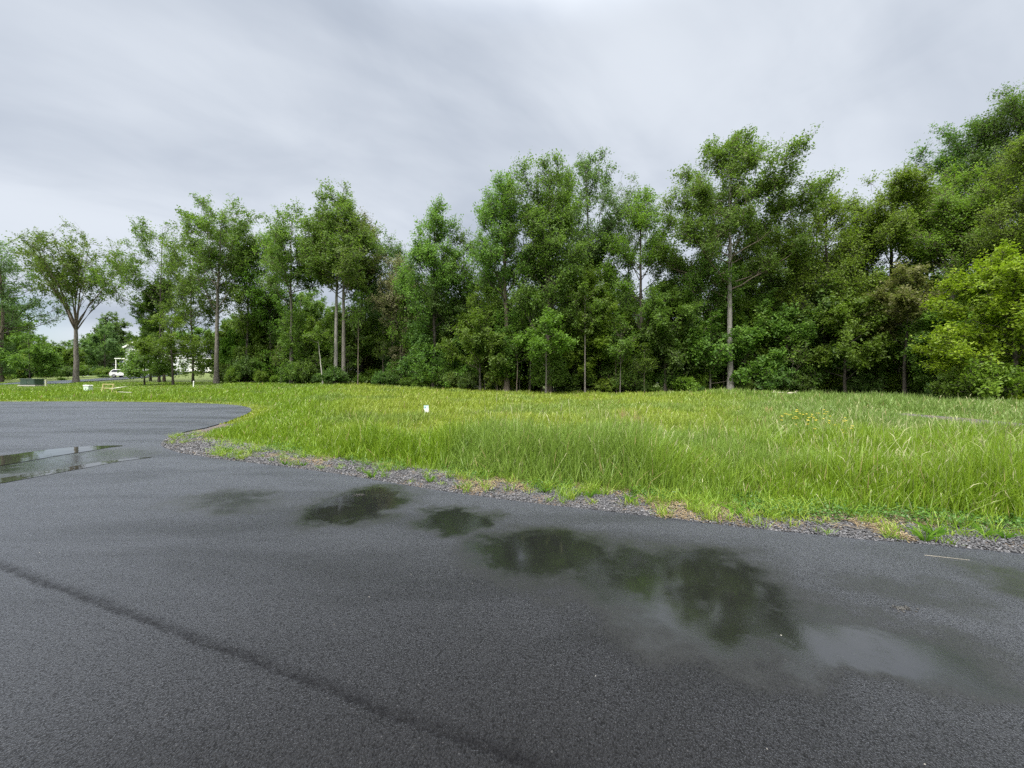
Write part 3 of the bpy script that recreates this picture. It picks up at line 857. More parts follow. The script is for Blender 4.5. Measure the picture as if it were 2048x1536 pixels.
inner = []
for k, (lf, bk, pf) in enumerate([('dark', 'dark', 'oval'), ('mid', 'dark', 'tall'), ('dark', 'brown', 'oval'), ('fresh', 'dark', 'broad'), ('mid', 'grey', 'oval'), ('blue', 'dark', 'tall')]):
    inner.append(add_tree('inner_tree', (0, 60, 0), 'x', 'tree', lf, bk, seed=500 + k, H=20, cb=6.5, R=3.6, prof=pf, r0=.22, nl=22, leaves=13000, lsz=.34, low=2.5))
spots = []
while len(spots) < 90:
    px = rng.uniform(240, 2250); D = dedge(px) + rng.uniform(6, 34)
    x = (px - 1024) / F * D
    if 1700 < px < 1860 and rng.random() < .6: continue
    if px < 820 and rng.random() < .3: continue
    if px < 440 and D < 125 and math.hypot(x - HOUSE[0], D - HOUSE[1]) < 30: continue
    if all(math.hypot(x - a, D - c) > 3.0 for a, c in spots): spots.append((x, D))
scatter_copies(inner, spots, 'slim dark tree inside the wood behind its front row', 'tree', 'trees inside the wood', .55, .90)

far = []
for k, (lf, bk, pf) in enumerate([('mid', 'dark', 'oval'), ('blue', 'dark', 'broad'), ('dark', 'dark', 'tall'), ('fresh', 'dark', 'oval')]):
    far.append(add_tree('distant_tree', (0, 60, 0), 'x', 'tree', lf, bk, seed=600 + k, H=17, cb=3.0, R=4.5, prof=pf, r0=.25, nl=24, leaves=13000, lsz=.42, low=3.0))
spots = []
while len(spots) < 62:
    px = rng.uniform(-160, 470); D = rng.uniform(84, 150)
    x = (px - 1024) / F * D
    if math.hypot((x - HOUSE[0]) / 24, (D - HOUSE[1]) / 20) < 1 or (px > 215 and D < 122): continue
    if all(math.hypot(x - a, D - c) > 4.0 for a, c in spots): spots.append((x, D))
scatter_copies(far, spots, 'distant leafy tree closing the view beyond the lawn and house', 'tree', 'distant trees beyond the lawn', .85, 1.25, lambda p: float(np.interp(p, [-40, 40, 60, 195, 215, 240, 270], [1, .9, .52, .52, 1.0, 1.0, 1.0])))

under = []
for k, (lf, bk) in enumerate([('mid', 'dark'), ('fresh', 'dark'), ('dark', 'dark'), ('mid', 'grey'), ('yel', 'dark')]):
    under.append(add_tree('understory_tree', (0, 60, 0), 'x', 'tree', lf, bk, seed=700 + k, H=8.5, cb=1.2, R=2.9, prof='broad' if k % 2 else 'oval', r0=.09, nl=24, leaves=11000, lsz=.27, twig=.6))
spots = []
while len(spots) < 125:
    px = rng.uniform(445, 2260); D = dedge(px) + (rng.uniform(.6, 7) if rng.random() < .55 and px > 820 else rng.uniform(3, 20))
    if abs(px - 1461) < 26 and D < 42.5: continue
    x = (px - 1024) / F * D
    if all(math.hypot(x - a, D - c) > 2.0 for a, c in spots): spots.append((x, D))
scatter_copies(under, spots, 'low leafy understory tree filling the shade between the trunks', 'tree', 'understory trees of the wood', .6, 1.3)

sap = []
for k, (lf, bk) in enumerate([('mid', 'grey'), ('fresh', 'dark'), ('mid', 'brown')]):
    sap.append(add_tree('sapling', (0, 60, 0), 'x', 'sapling', lf, bk, seed=760 + k, H=6.5 + k, cb=2.2, R=1.2, prof='oval', r0=.055, nl=14, leaves=1300, lsz=.2, twig=.6, bend=.02, lean=(rng.normal(0, .05), 0)))
spots = []
while len(spots) < 34:
    px = rng.uniform(455, 1660); D = dedge(px) + rng.uniform(-.6, 3.5); x = (px - 1024) / F * D
    if abs(px - 1461) > 12 and all(math.hypot(x - a, D - c) > 1.2 for a, c in spots): spots.append((x, D))
scatter_copies(sap, spots, 'thin bare-stemmed sapling at the shaded front of the wood', 'sapling', 'thin saplings along the wood', .6, 1.15)

bushes = []
for k, lf in enumerate(['mid', 'dark', 'fresh', 'yel']):
    wood, lv = tree_meshes(seed=800 + k, H=1.7, cb=0.12, R=1.35, prof='broad', nl=26, r0=.04, leaves=4200, lsz=.17, twig=.35, clump=.10, fork=.25, lift=.3)
    r = empty('bush', (0, 50, 0))
    tk = obj('stems', mesh_arrays('stems', wood[0], [wood[1]], BARK['dark'], smooth=True), r)
    cr = obj('foliage', mesh_arrays('foliage', lv[0], [lv[1]], LEAF[lf], vary=lv[2]), r)
    KIDS[r.name] = [tk, cr]; bushes.append(r)
spots = []
while len(spots) < 170:
    px = rng.uniform(430, 2250); D = dedge(px) + rng.uniform(-1.0, 7.5)
    x = (px - 1024) / F * D
    if abs(px - 1461) < 14 and D < 41.5: continue
    if all(math.hypot(x - a, D - c) > 1.05 for a, c in spots): spots.append((x, D))
for k in range(16):
    px = rng.uniform(1880, 2230); D = rng.uniform(24.3, 28.5); spots.append(((px - 1024) / F * D, D))
for k in range(26):
    px = rng.uniform(-60, 215); D = rng.uniform(64, 80); x = (px - 1024) / F * D
    if sdist([x], [D])[0] > 2 and not inside(np.array([x]), np.array([D]), np.vstack([dl + dn * 3.5, (dl - dn * 3.5)[::-1]]))[0]: spots.append((x, D))
scatter_copies(bushes, spots, 'dense leafy bush in the undergrowth at the foot of the trees', 'bush', 'bushes at the foot of the wood', .40, 1.25)

# ================================================================== grass
def blades(P, Hh, wd, lean, az, face, col, segs=3):
    n = len(P)
    ts = [0, .45, .8, 1][: segs + 1] if segs == 3 else [0, .55, 1]
    lx = np.cos(az) * lean; ly = np.sin(az) * lean
    fx = -np.sin(face); fy = np.cos(face)
    V = []
    for t in ts:
        c = P + np.column_stack([lx * t ** 1.8 * Hh, ly * t ** 1.8 * Hh, Hh * t * (1 - 0.22 * lean * t)])
        w = wd * {0: .8, .45: 1.0, .55: .9, .8: .62, 1: 0}[t] / 2
        if t < 1:
            V.append(np.column_stack([c[:, 0] - fx * w, c[:, 1] - fy * w, c[:, 2]])); V.append(np.column_stack([c[:, 0] + fx * w, c[:, 1] + fy * w, c[:, 2]]))
        else: V.append(c)
    k = len(V); V = np.stack(V, 1).reshape(-1, 3)
    b0 = np.arange(n) * k
    q = [np.stack([b0 + 2 * s, b0 + 2 * s + 1, b0 + 2 * s + 3, b0 + 2 * s + 2], 1) for s in range(len(ts) - 2)]
    m = 2 * (len(ts) - 2)
    t3 = np.stack([b0 + m, b0 + m + 1, b0 + m + 2], 1)
    return V, np.vstack(q), t3, np.repeat(col, k, axis=0)


def merge_blades(name, parts, mat):
    vs, qs, ts, cs, k = [], [], [], [], 0
    for v, q, t, c in parts: vs.append(v); qs.append(q + k); ts.append(t + k); cs.append(c); k += len(v)
    return obj(name, mesh_arrays(name, np.vstack(vs), [np.vstack(qs), np.vstack(ts)], mat, col=np.vstack(cs)))


def field_points(n, d0, d1, az0=-1.5, az1=1.5, p=1.0):
    g = rng.random(n)
    D = d0 * (d1 / d0) ** g
    X = D * rng.uniform(az0, az1, n)
    return X, D


def lut(cols, f):
    cols = np.array(cols); f = np.clip(f, 0, .9999) * (len(cols) - 1); i = f.astype(int); t = (f - i)[:, None]
    return cols[i] * (1 - t) + cols[i + 1] * t


trk = np.vstack([TRACK, TRACK[:1]])
gp = []
X, D = field_points(560000, 3.3, 62)
s = sdist(X, D)
dend = np.interp(1024 + F * X / D, DX, DV)
ok = (s > 0.03) & (D < dend + 5)
X, D, s, dend = X[ok], D[ok], s[ok], dend[ok]
az_ = X / D
gravel = (D < at(430, 850)[1] + .2)
w_ = shoulder_w(X, D)
keepp = np.where(gravel, sstep(-.15, .5, s - w_ + 0.30 * (fbm(X, D, 3.0, 2) - .5)), 1.0)
drv = inside(X, D, np.vstack([dl + dn * 3.4, (dl - dn * 3.4)[::-1]])) | inside(X, D, TRACK)
clumpn = fbm(X, D, 2.6, 2)
ok = (rng.random(len(X)) < keepp * (0.55 + 0.75 * sstep(.25, .6, clumpn))) & ~drv
X, D, s, dend, az_, gravel, w_, clumpn = [a[ok] for a in (X, D, s, dend, az_, gravel, w_, clumpn)]
big = fbm(X, D, 0.22, 3); med = fbm(X + 50, D, 0.9, 3)
rank = sstep(.30, .95, az_ + 0.5 * (big - .5))                    # rank tall growth on the right
mown = sstep(8.0, 11.0, D + 2.0 * (med - .5)) * (1 - rank) * sstep(-0.55, -0.35, az_)
leftlawn = sstep(-0.35, -0.62, az_)
edge_t = np.where(gravel, sstep(0.0, 1.0, s - w_ + .15), sstep(0, 1.6, s))
patch = fbm(X + 31, D + 7, .62, 3)
Hb = (0.20 + 0.62 * sstep(.28, .72, patch) * .55 + 0.24 * med + 0.14 * big) * (0.30 + 0.70 * edge_t)
Hb = Hb * np.where((az_ < -.75) & (D > 36), .45, 1.0)
Hb = Hb * (1 - 0.36 * mown) * (1 - 0.50 * leftlawn) * (1 - 0.10 * rank) * (1 + .14 * sstep(9.5, 6.5, D))
dtr = seg_dist(X, D, tp); Hb = Hb * np.where((D < 26) & (az_ > .7), .16 + .84 * sstep(.9, 4.2, dtr), 1.0)
Hb *= rng.uniform(.55, 1.2, len(X)) * (0.8 + .4 * clumpn)
stalk = rng.random(len(X)) < (0.030 + 0.025 * rank) * (1 - .6 * mown)
Hb[stalk] *= rng.uniform(1.05, 1.35, stalk.sum())
wd = np.maximum(0.0075, 0.00165 * D) * rng.uniform(.7, 1.4, len(X)); wd[stalk] *= .6
lean = np.abs(rng.normal(.32, .25, len(X))); lean = np.clip(lean, 0, 1.3)
az = rng.normal(0.4, 1.7, len(X)); face = rng.uniform(0, math.pi, len(X))
pal_bright = lut([(.095, .180, .010), (.150, .252, .015), (.210, .300, .026)], rng.random(len(X)) * .75 + .3 * med)
pal_mown = lut([(.155, .235, .018), (.215, .285, .030), (.270, .315, .055)], rng.random(len(X)) * .7 + .35 * big)
pal_rank = lut([(.085, .165, .022), (.140, .220, .045), (.185, .270, .070)], rng.random(len(X)) * .75 + .3 * clumpn)
col = pal_bright * (1 - mown)[:, None] + pal_mown * mown[:, None]
rk = (rank * sstep(7, 11, D + 3 * (big - .5)))[:, None]
col = col * (1 - rk) + pal_rank * rk
bl = (sstep(.55, .72, fbm(X + 9, D + 4, .33, 2)) * .6)[:, None]
col = col * (1 - bl) + pal_rank * bl
yedge = np.where(gravel, 0, sstep(1.2, .1, s))[:, None] * .6
col = col * (1 - yedge) + np.array([.26, .30, .03]) * yedge
tan = rng.random(len(X)) < 0.018 + .03 * mown * sstep(.5, .8, med)
col[tan] = lut([(.30, .25, .11), (.42, .33, .17)], rng.random(tan.sum()))
col[stalk] = lut([(.17, .22, .06), (.30, .33, .15)], rng.random(stalk.sum()))
z = height(X, D) - 0.02
nearm = D < 16
gp.append(blades(np.column_stack([X, D, z])[nearm], Hb[nearm], wd[nearm], lean[nearm], az[nearm], face[nearm], col[nearm], 3))
gp.append(blades(np.column_stack([X, D, z])[~nearm], Hb[~nearm], wd[~nearm], lean[~nearm], az[~nearm], face[~nearm], col[~nearm], 2))
sk = stalk & (D < 22) & (rng.random(len(X)) < .55)                                                  # pale seed heads on the stalks
tt_ = .86
hp = np.column_stack([X + np.cos(az) * lean * tt_ ** 1.8 * Hb, D + np.sin(az) * lean * tt_ ** 1.8 * Hb, z + Hb * tt_ * (1 - .22 * lean * tt_)])[sk]
m_ = sk.sum()
gp.append(blades(hp, Hb[sk] * .17, np.maximum(.010, .0014 * D[sk]), lean[sk] * 1.6, az[sk], face[sk], lut([(.26, .29, .11), (.42, .42, .24)], rng.random(m_)), 3))
grass = merge_blades('meadow_grass', gp, GRASS)
tag(grass, 'lush green meadow grass, rank and tall by the road and on the right', 'grass', kind='stuff')

# low clover and broad leaves at the toe of the grass
def flat_leaves(name, X, D, sz, zlo, zhi, cols, mat):
    n = len(X); N = unit(rng.normal(0, .55, (n, 3)) + np.array([0, 0, 1.0])); a1, a2 = perp(N); th = rng.random(n)[:, None] * 6.283
    a = a1 * np.cos(th) + a2 * np.sin(th); c = np.cross(N, a)
    P = np.column_stack([X, D, height(X, D) + rng.uniform(zlo, zhi, n)]); s_ = (sz * rng.uniform(.6, 1.4, n))[:, None]
    V = np.stack([P - a * s_ * .5, P + c * s_ * .35, P + a * s_ * .5, P - c * s_ * .35], 1).reshape(-1, 3)
    col = np.repeat(lut(cols, rng.random(n)), 4, axis=0)
    return V, np.arange(4 * n).reshape(-1, 4), np.zeros((0, 3), int), col


X, D = field_points(160000, 3.3, 10, -1.0, 1.5)
s = sdist(X, D); w_ = shoulder_w(X, D)
ok = (s > w_ - .25) & (s < w_ + .75) & (fbm(X, D, 1.3, 2) > .50); X, D = X[ok], D[ok]
cl_ = flat_leaves('c', X, D, 0.028, .0, .10, [(.035, .10, .014), (.09, .19, .03)], GRASS)
clover = merge_blades('clover', [cl_], GRASS)
tag(clover, 'low dark green clover spilling from the tall grass onto the gravel', 'clover', kind='stuff')

# dead thatch lying on the shoulder
X, D = field_points(300000, 3.0, 11.5, -1.0, 1.5)
s = sdist(X, D); w_ = shoulder_w(X, D)
ok = (s > .02) & (s < w_ + .35) & (rng.random(len(X)) < sstep(.50, .72, fbm(X, D, 1.6, 3) + .25 * (s / w_ - .55)) * .42); X, D = X[ok], D[ok]
n = len(X); a = rng.uniform(0, 6.28, n); L = rng.uniform(.04, .16, n)
th_v = np.column_stack([X, D, height(X, D) + rng.uniform(0.0, .022, n)])
dv = np.column_stack([np.cos(a) * L / 2, np.sin(a) * L / 2, rng.normal(0, .006, n)]); pw = np.column_stack([-np.sin(a), np.cos(a), np.zeros(n)]) * .0035
V = np.stack([th_v - dv - pw, th_v + dv - pw, th_v + dv + pw, th_v - dv + pw], 1).reshape(-1, 3)
thatch = merge_blades('dead_grass', [(V, np.arange(4 * n).reshape(-1, 4), np.zeros((0, 3), int), np.repeat(lut([(.13, .090, .055), (.23, .175, .11), (.34, .285, .18)], rng.random(n)), 4, axis=0))], STRAW)
tag(thatch, 'reddish tan dead grass lying on the gravel shoulder', 'dead grass', kind='stuff')

# little grass tufts scattered over the shoulder
pts = []
X, D = field_points(13500, 3.1, 11.5, -1.0, 1.5)
s = sdist(X, D); w_ = shoulder_w(X, D)
ok = (s > .03) & (s < w_ + .3) & (rng.random(len(X)) < .07 + .5 * sstep(.52, .75, fbm(X + 3, D, 1.1, 2) + .12 * (s / w_ - .6))); X, D = X[ok], D[ok]
nb = 26
bx_ = np.repeat(X, nb) + rng.normal(0, .035, len(X) * nb); by_ = np.repeat(D, nb) + rng.normal(0, .035, len(X) * nb)
sc_ = np.repeat(rng.uniform(.5, 1.5, len(X)), nb); n = len(bx_)
okb = sdist(bx_, by_) > .0
tcol = lut([(.10, .20, .015), (.17, .28, .022), (.27, .33, .05)], np.repeat(rng.random(len(X)), nb) * .7 + .3 * rng.random(n))
tuf = blades(np.column_stack([bx_, by_, height(bx_, by_) - .01])[okb], (rng.uniform(.06, .17, n) * sc_)[okb], rng.uniform(.004, .008, n)[okb], rng.uniform(.2, 1.3, n)[okb], rng.uniform(0, 6.28, n)[okb], rng.uniform(0, 3.14, n)[okb], tcol[okb], 3)
tufts = merge_blades('verge_grass', [tuf], GRASS)
tag(tufts, 'sparse yellow-green grass sprouting through the gravel shoulder', 'verge grass', kind='stuff')

# gravel stones
OCT = np.array([[1, 0, 0], [-1, 0, 0], [0, 1, 0], [0, -1, 0], [0, 0, 1], [0, 0, -1]], float)
OF = np.array([[0, 2, 4], [2, 1, 4], [1, 3, 4], [3, 0, 4], [2, 0, 5], [1, 2, 5], [3, 1, 5], [0, 3, 5]])


def stones(X, D, Z, size, cols):
    n = len(X)
    V = OCT[None] * (1 + rng.normal(0, .22, (n, 6, 1))) * rng.uniform(.6, 1.25, (n, 1, 3)) + rng.normal(0, .12, (n, 6, 3))
    a = rng.uniform(0, 6.28, n); ca, sa = np.cos(a)[:, None], np.sin(a)[:, None]
    til = rng.normal(0, .6, (n, 1)); ct, st2 = np.cos(til), np.sin(til)
    V = np.stack([V[..., 0], V[..., 1] * ct - V[..., 2] * st2, V[..., 1] * st2 + V[..., 2] * ct], -1)
    V = np.stack([V[..., 0] * ca - V[..., 1] * sa, V[..., 0] * sa + V[..., 1] * ca, V[..., 2] * .75], -1)
    V = V * size[:, None, None] + np.column_stack([X, D, Z])[:, None]
    F_ = (OF[None] + (np.arange(n) * 6)[:, None, None]).reshape(-1, 3)
    return V.reshape(-1, 3), F_, np.repeat(cols, 6, axis=0)


X, D = field_points(210000, 3.0, 11.5, -1.05, 1.5)
s = sdist(X, D); w_ = shoulder_w(X, D)
ok = (s > -.015) & (s < w_ + .1) & (rng.random(len(X)) < 0.25 + .75 * sstep(.75, .45, fbm(X, D, 1.6, 3) + .22 * (s / w_ - .55))); X, D = X[ok], D[ok]
n = len(X); sz = rng.uniform(.006, .015, n) * np.maximum(1, D / 5)
v, f_, c_ = stones(X, D, height(X, D) + rng.uniform(-.008, .012, n), sz, lut([(.018, .019, .023), (.050, .051, .06), (.15, .15, .165)], rng.random(n) ** 1.5))
gravel_o = obj('gravel', mesh_arrays('gravel', v, [f_], STONE, col=c_))
tag(gravel_o, 'loose dark grey crushed stone along the road edge', 'gravel', kind='stuff')
# pale grit scattered on the asphalt
n = 130; X = rng.uniform(-6, 6, n); D = rng.uniform(1.2, 8.5, n); ok = sdist(X, D) < -.05; X, D = X[ok], D[ok]; n = len(X)
v, f_, c_ = stones(X, D, height(X, D) + .001, rng.uniform(.0018, .0048, n), lut([(.10, .10, .10), (.42, .40, .36)], rng.random(n)))
grit = obj('grit', mesh_arrays('grit', v, [f_], STONE, col=c_))
tag(grit, 'tiny pale grit and chips scattered on the wet asphalt', 'grit', kind='stuff')

# ================================================================== plants one can point at
def rosette(seed, nb, Lr, wdr, cols, lean=(.5, 1.4)):
    g = np.random.default_rng(seed); n = nb
    a = np.arange(n) * 2.4 + g.normal(0, .3, n)
    P = np.column_stack([np.cos(a) * .015, np.sin(a) * .015, np.zeros(n)])
    return blades(P, g.uniform(*Lr, n), g.uniform(*wdr, n), g.uniform(*lean, n), a, a + math.pi / 2 + math.pi / 2 * 0, lut(cols, g.random(n)), 3)


protos = []
for k in range(3):
    r = obj('weed_plant', None) if False else merge_blades('weed_plant', [rosette(900 + k, 26, (.07, .17), (.012, .026), [(.08, .20, .02), (.16, .29, .03)])], GRASS)
    protos.append(r)
WP = [(1650, 1010), (1470, 1030), (1850, 1082), (1870, 1074), (1560, 1020), (590, 938), (730, 962), (570, 930), (1180, 995), (1090, 985), (1260, 1005), (1970, 1072), (2010, 1078), (1700, 1030), (860, 965), (455, 905)]
WL = {0: 'bushy bright weed rosette at the grass toe right of the middle', 2: 'broad-leaved weed at the gravel edge nearest the pale straw'}
for k, p in enumerate(WP):
    x, y = at(*p); x, y = (x, y) if sdist([x], [y])[0] > .08 else (x + .03, y + .22)
    o = protos[k % 3] if k < 3 else protos[k % 3].copy()
    if k >= 3: C.objects.link(o)
    o.location = (x, y, hz(x, y)); o.rotation_euler = (0, 0, float(rng.uniform(0, 6.28))); s_ = float(rng.uniform(.7, 1.25)); o.scale = (s_, s_, s_)
    tag(o, WL.get(k, 'small leafy weed rooted in the gravel beside the asphalt'), 'weed', 'weeds in the gravel shoulder')

# yellow-flowered plants
YEL = paint('petal_yellow', (.46, .38, .03), .6, .15, scale=40, dirt_amt=0)
fpro = []
for k in range(3):
    g = np.random.default_rng(950 + k)
    r = empty('flowering_plant', (0, 0, 0))
    P, E = [], []
    for j in range(4):
        a = g.random() * 6.28; hgt = g.uniform(.55, .78)
        P.append([[0, 0, 0], [math.cos(a) * .05, math.sin(a) * .05, hgt * .5], [math.cos(a) * g.uniform(.08, .2), math.sin(a) * g.uniform(.08, .2), hgt]])
    P = np.array(P); v, q = tubes(P, np.tile([[.005, .004, .003]], (4, 1)), 4)
    lv = rosette(960 + k, 30, (.15, .4), (.012, .03), [(.10, .22, .02), (.17, .30, .04)], (.2, .8))
    st_o = obj('stem', mesh_arrays('stem', v, [q], LEAF['fresh']), r)
    lf_o = merge_blades('leaf_tuft', [lv], GRASS); lf_o.parent = r
    kids = [st_o, lf_o]
    for e in P[:, 2]:
        m = 7; fx = e + g.normal(0, 1, (m, 3)) * np.array([.017, .017, .004]); rr = g.uniform(.011, .016, m)
        fv, ff, _ = stones(fx[:, 0], fx[:, 1], fx[:, 2], rr, np.zeros((m, 3)))
        kids.append(obj('flower_head', mesh_arrays('flower_head', fv, [ff], YEL), r))
    KIDS[r.name] = kids; fpro.append(r)
FP = [(1585, 846), (1602, 843), (1622, 842), (1650, 843), (1636, 853), (1660, 860), (1675, 868), (1612, 866), (1690, 872), (1575, 858)]
FLAB = 'yellow-headed flowering plant in the patch within the tall grass'
for k, (px, py) in enumerate(FP):
    D = 10.8 - (py - 842) * .10 + .5 * math.sin(k * 2.3); x = (px - 1024) / F * D
    o = fpro[k] if k < 3 else copy_tree(fpro[k % 3])
    o.location = (x, D, hz(x, D)); o.rotation_euler = (0, 0, float(rng.uniform(0, 6.28)))
    tag(o, FLAB, 'flower', 'yellow flowers in the tall grass')

# dry tan tufts
for k, (px, py, D, lab) in enumerate([(1245, 838, 14, 'tan dry grass clump standing in the mown middle of the meadow'), (1536, 836, 15, 'straw-coloured tuft left of the yellow flowers'),
                                      (1274, 856, 12.5, 'small dead grass tuft just right of the tan clump'), (1925, 990, 5.0, 'rusty dry stalks in the tall grass at the right'), (1632, 985, 5.2, 'thin tan seed stalks at the toe of the grass')]):
    g = np.random.default_rng(970 + k); n = 46 if k < 3 else 14
    x = (px - 1024) / F * D
    v = blades(np.column_stack([g.normal(0, .06, n), g.normal(0, .06, n), np.zeros(n)]), g.uniform(.3, .72 if k < 3 else .5, n), np.full(n, .0011 * D + .002), g.uniform(0, .35, n), g.uniform(0, 6.28, n), g.uniform(0, 3.1, n), lut([(.30, .24, .10), (.42, .36, .18)], g.random(n)), 3)
    o = merge_blades('dry_grass_tuft', [v], STRAW); o.location = (x, D, hz(x, D))
    tag(o, lab, 'dry grass', 'dry tufts in the meadow')

# ================================================================== built things
WHITE = paint('white_plastic', (.78, .79, .78), .45, .04, dirt_amt=.2)
TEAL = paint('teal_print', (.10, .33, .36), .5, .1)
BLUEP = paint('pale_blue_print', (.36, .60, .62), .5, .1)
GREYP = paint('grey_print', (.40, .40, .40), .5, .1)
WOODS_ = paint('weathered_wood', (.30, .22, .14), .8, .3, scale=20)
GREENC = paint('dark_green_enamel', (.030, .060, .045), .4, .15)
PALEG = paint('pale_green_plastic', (.50, .60, .50), .5, .1)
YELW = paint('faded_yellow_wood', (.42, .38, .17), .7, .15)
PALEB = paint('bleached_board', (.36, .37, .28), .8, .15)
LOGM = paint('bleached_log', (.45, .40, .33), .85, .25, scale=12)
VINYL = paint('white_siding', (.60, .62, .65), .6, .03, dirt_amt=.1)
ROOFM = paint('charcoal_shingle', (.050, .055, .068), .8, .25, scale=3)
TRIM = paint('white_trim', (.82, .82, .82), .5, .02, dirt_amt=.05)
GLASS = paint('dark_window_glass', (.025, .032, .04), .06, .1, dirt_amt=0)
RUBBER = paint('tyre_rubber', (.02, .02, .02), .8, .1)
CARW = paint('white_car_paint', (.78, .79, .81), .25, .02, dirt_amt=.05)
METAL = paint('steel_rim', (.45, .45, .46), .3, .1, metal=.9)
REDL = paint('red_lens', (.35, .02, .02), .2, .1, dirt_amt=0)

# the lot sign in the meadow
D = 15.2; x = (852.5 - 1024) / F * D
r = tag(empty('yard_sign', (x, D, hz(x, D)), R_(-6)), 'small white and teal marker sign standing alone in the meadow', 'sign')
zb, zt = EYE - (824.5 - 768) / F * D - hz(x, D), EYE - (810.5 - 768) / F * D - hz(x, D)
pw_, ph_ = 0.196, zt - zb; zc_ = (zb + zt) / 2
m = BM(); m.box((0, 0, zc_), (pw_, .008, ph_)); m.build('panel', WHITE, r, .002)
m = BM(); m.box((0, -.0055, zt - .012), (pw_ * .97, .003, .018)); m.build('header_band', TEAL, r)
m = BM(); m.box((-.046, -.0055, zt - .085), (.062, .003, .075)); m.build('emblem', TEAL, r)
m = BM()
for k, (wk, zk) in enumerate([(.085, .045), (.085, .07), (.08, .098), (.085, .122)]): m.box((.042, -.0055, zt - zk), (wk, .003, .010))
m.build('print_lines', BLUEP, r)
m = BM(); m.box((-.01, -.0055, zb + .055), (.04, .003, .06)); m.build('small_print', GREYP, r)
for sx_ in (-.06, .06):
    m = BM(); m.tube((sx_, .009, -.15), (sx_, .009, zb + .06), .005, .005, 6); m.build('stake', WOODS_, r)

# dark green transformer cabinet
D = 46; x = (64.5 - 1024) / F * D; z0 = hz(x, D)
r = tag(empty('utility_cabinet', (x, D, z0), R_(8)), 'dark green metal utility cabinet by the driveway', 'utility box')
m = BM(); m.box((0, 0, .08), (1.8, 1.3, .16)); m.build('plinth', paint('concrete_pad', (.35, .34, .32), .9, .1), r, .02)
m = BM(); m.box((0, 0, .50), (1.5, 1.05, .68)); m.build('housing', GREENC, r, .03)
m = BM(); m.box((0, -.02, .87), (1.58, 1.16, .07), taper=.94); m.build('lid', GREENC, r, .015)
m = BM(); m.box((-.35, -.535, .50), (.62, .02, .56)); m.build('door', GREENC, r, .006)
m = BM(); m.box((.35, -.535, .50), (.62, .02, .56)); m.build('door', GREENC, r, .006)
m = BM(); m.box((0.08, -.555, .50), (.04, .03, .14)); m.build('handle', METAL, r, .004)

# little pale post next to it
D = 46; x = (92 - 1024) / F * D
r = tag(empty('marker_post', (x, D, hz(x, D))), 'short pale post standing by the driveway end', 'post')
m = BM(); m.box((0, 0, .36), (.14, .14, .72)); m.build('post_shaft', PALEB, r, .01)
m = BM(); m.box((0, 0, .75), (.19, .19, .06), taper=.6); m.build('cap', PALEB, r, .005)

# pale cable pedestal
D = 33.5; x = (176 - 1024) / F * D; z0 = hz(x, D)
r = tag(empty('utility_pedestal', (x, D, z0)), 'pale green utility pedestal box standing in the long grass', 'utility box')
m = BM(); m.box((0, 0, .28), (.48, .36, .56), taper=.96); m.build('housing', PALEG, r, .02)
m = BM(); m.box((0, 0, .60), (.54, .42, .09), taper=.88); m.build('lid', WHITE, r, .02)
m = BM(); m.box((0, -.19, .30), (.05, .02, .10)); m.build('latch', METAL, r, .004)

# overturned yellow frame, pale panel and board in the grass
D = 31.5; x = (217 - 1024) / F * D; z0 = hz(x, D)
r = tag(empty('barricade', (x, D, z0), R_(12)), 'broken yellow wooden frame tipped over in the grass', 'barricade')
m = BM(); m.box((0, 0, .78), (.80, .05, .07), rz=-.05); m.build('rail', YELW, r, .004)
m = BM(); m.box((0, .02, .45), (.74, .05, .07), rz=.06); m.build('rail', YELW, r, .004)
for sx_ in (-.37, .33):
    for sy in (-.16, .16):
        m = BM(); m.tube((sx_, sy * 1.4, -.05), (sx_ + .03, sy * .15, .80), .032, .028, 6); m.build('leg', YELW, r)
D = 31; x = (238 - 1024) / F * D; z0 = hz(x, D)
o = BM(); o.box((0, 0, .52), (.95, .62, .05), rx=.18); o = o.build('panel_board', PALEB, None, .008)
o.location = (x, D, z0); o.rotation_euler = (0, R_(-6), R_(-8)); tag(o, 'pale weathered panel lying tilted on the grass beside the yellow frame', 'panel')
D = 28.5; x = (250 - 1024) / F * D; z0 = hz(x, D)
o = BM(); o.box((0, 0, .30), (.9, .14, .05)); o = o.build('plank', PALEB, None, .006)
o.location = (x, D, z0); o.rotation_euler = (0, R_(3), R_(5)); tag(o, 'narrow bleached plank lying in front of the pale panel', 'plank')

# white stake
D = 44; x = (387 - 1024) / F * D
r = tag(empty('survey_stake', (x, D, hz(x, D))), 'slim white stake in the grass before the forked tree', 'stake')
m = BM(); m.tube((0, 0, -.1), (.02, 0, .62), .055, .055, 8); m.build('stake_shaft', WHITE, r)
m = BM(); m.tube((.02, 0, .62), (.021, 0, .68), .06, .03, 8); m.build('cap', WHITE, r)

# bleached log and stone on the mound
D = 29.5; x = (1585 - 1024) / F * D
o = BM(); o.tube((-.35, 0, .42), (.32, .08, .46), .10, .075, 9); o.tube((.1, .04, .5), (.28, -.12, .62), .03, .015, 6); o = o.build('log', LOGM, None)
o.location = (x, D, hz(x, D)); tag(o, 'short bleached log on the overgrown mound by the trees', 'log')
D = 29.8; x = (1558 - 1024) / F * D
o = BM(); o.tube((-.5, 0, .44), (.45, .15, .40), .06, .05, 8); o.tube((-.2, .02, .46), (-.3, .2, .6), .02, .01, 6); o = o.build('log', LOGM, None)
o.location = (x, D, hz(x, D)); tag(o, 'thinner grey branch lying left of the bleached log', 'log')

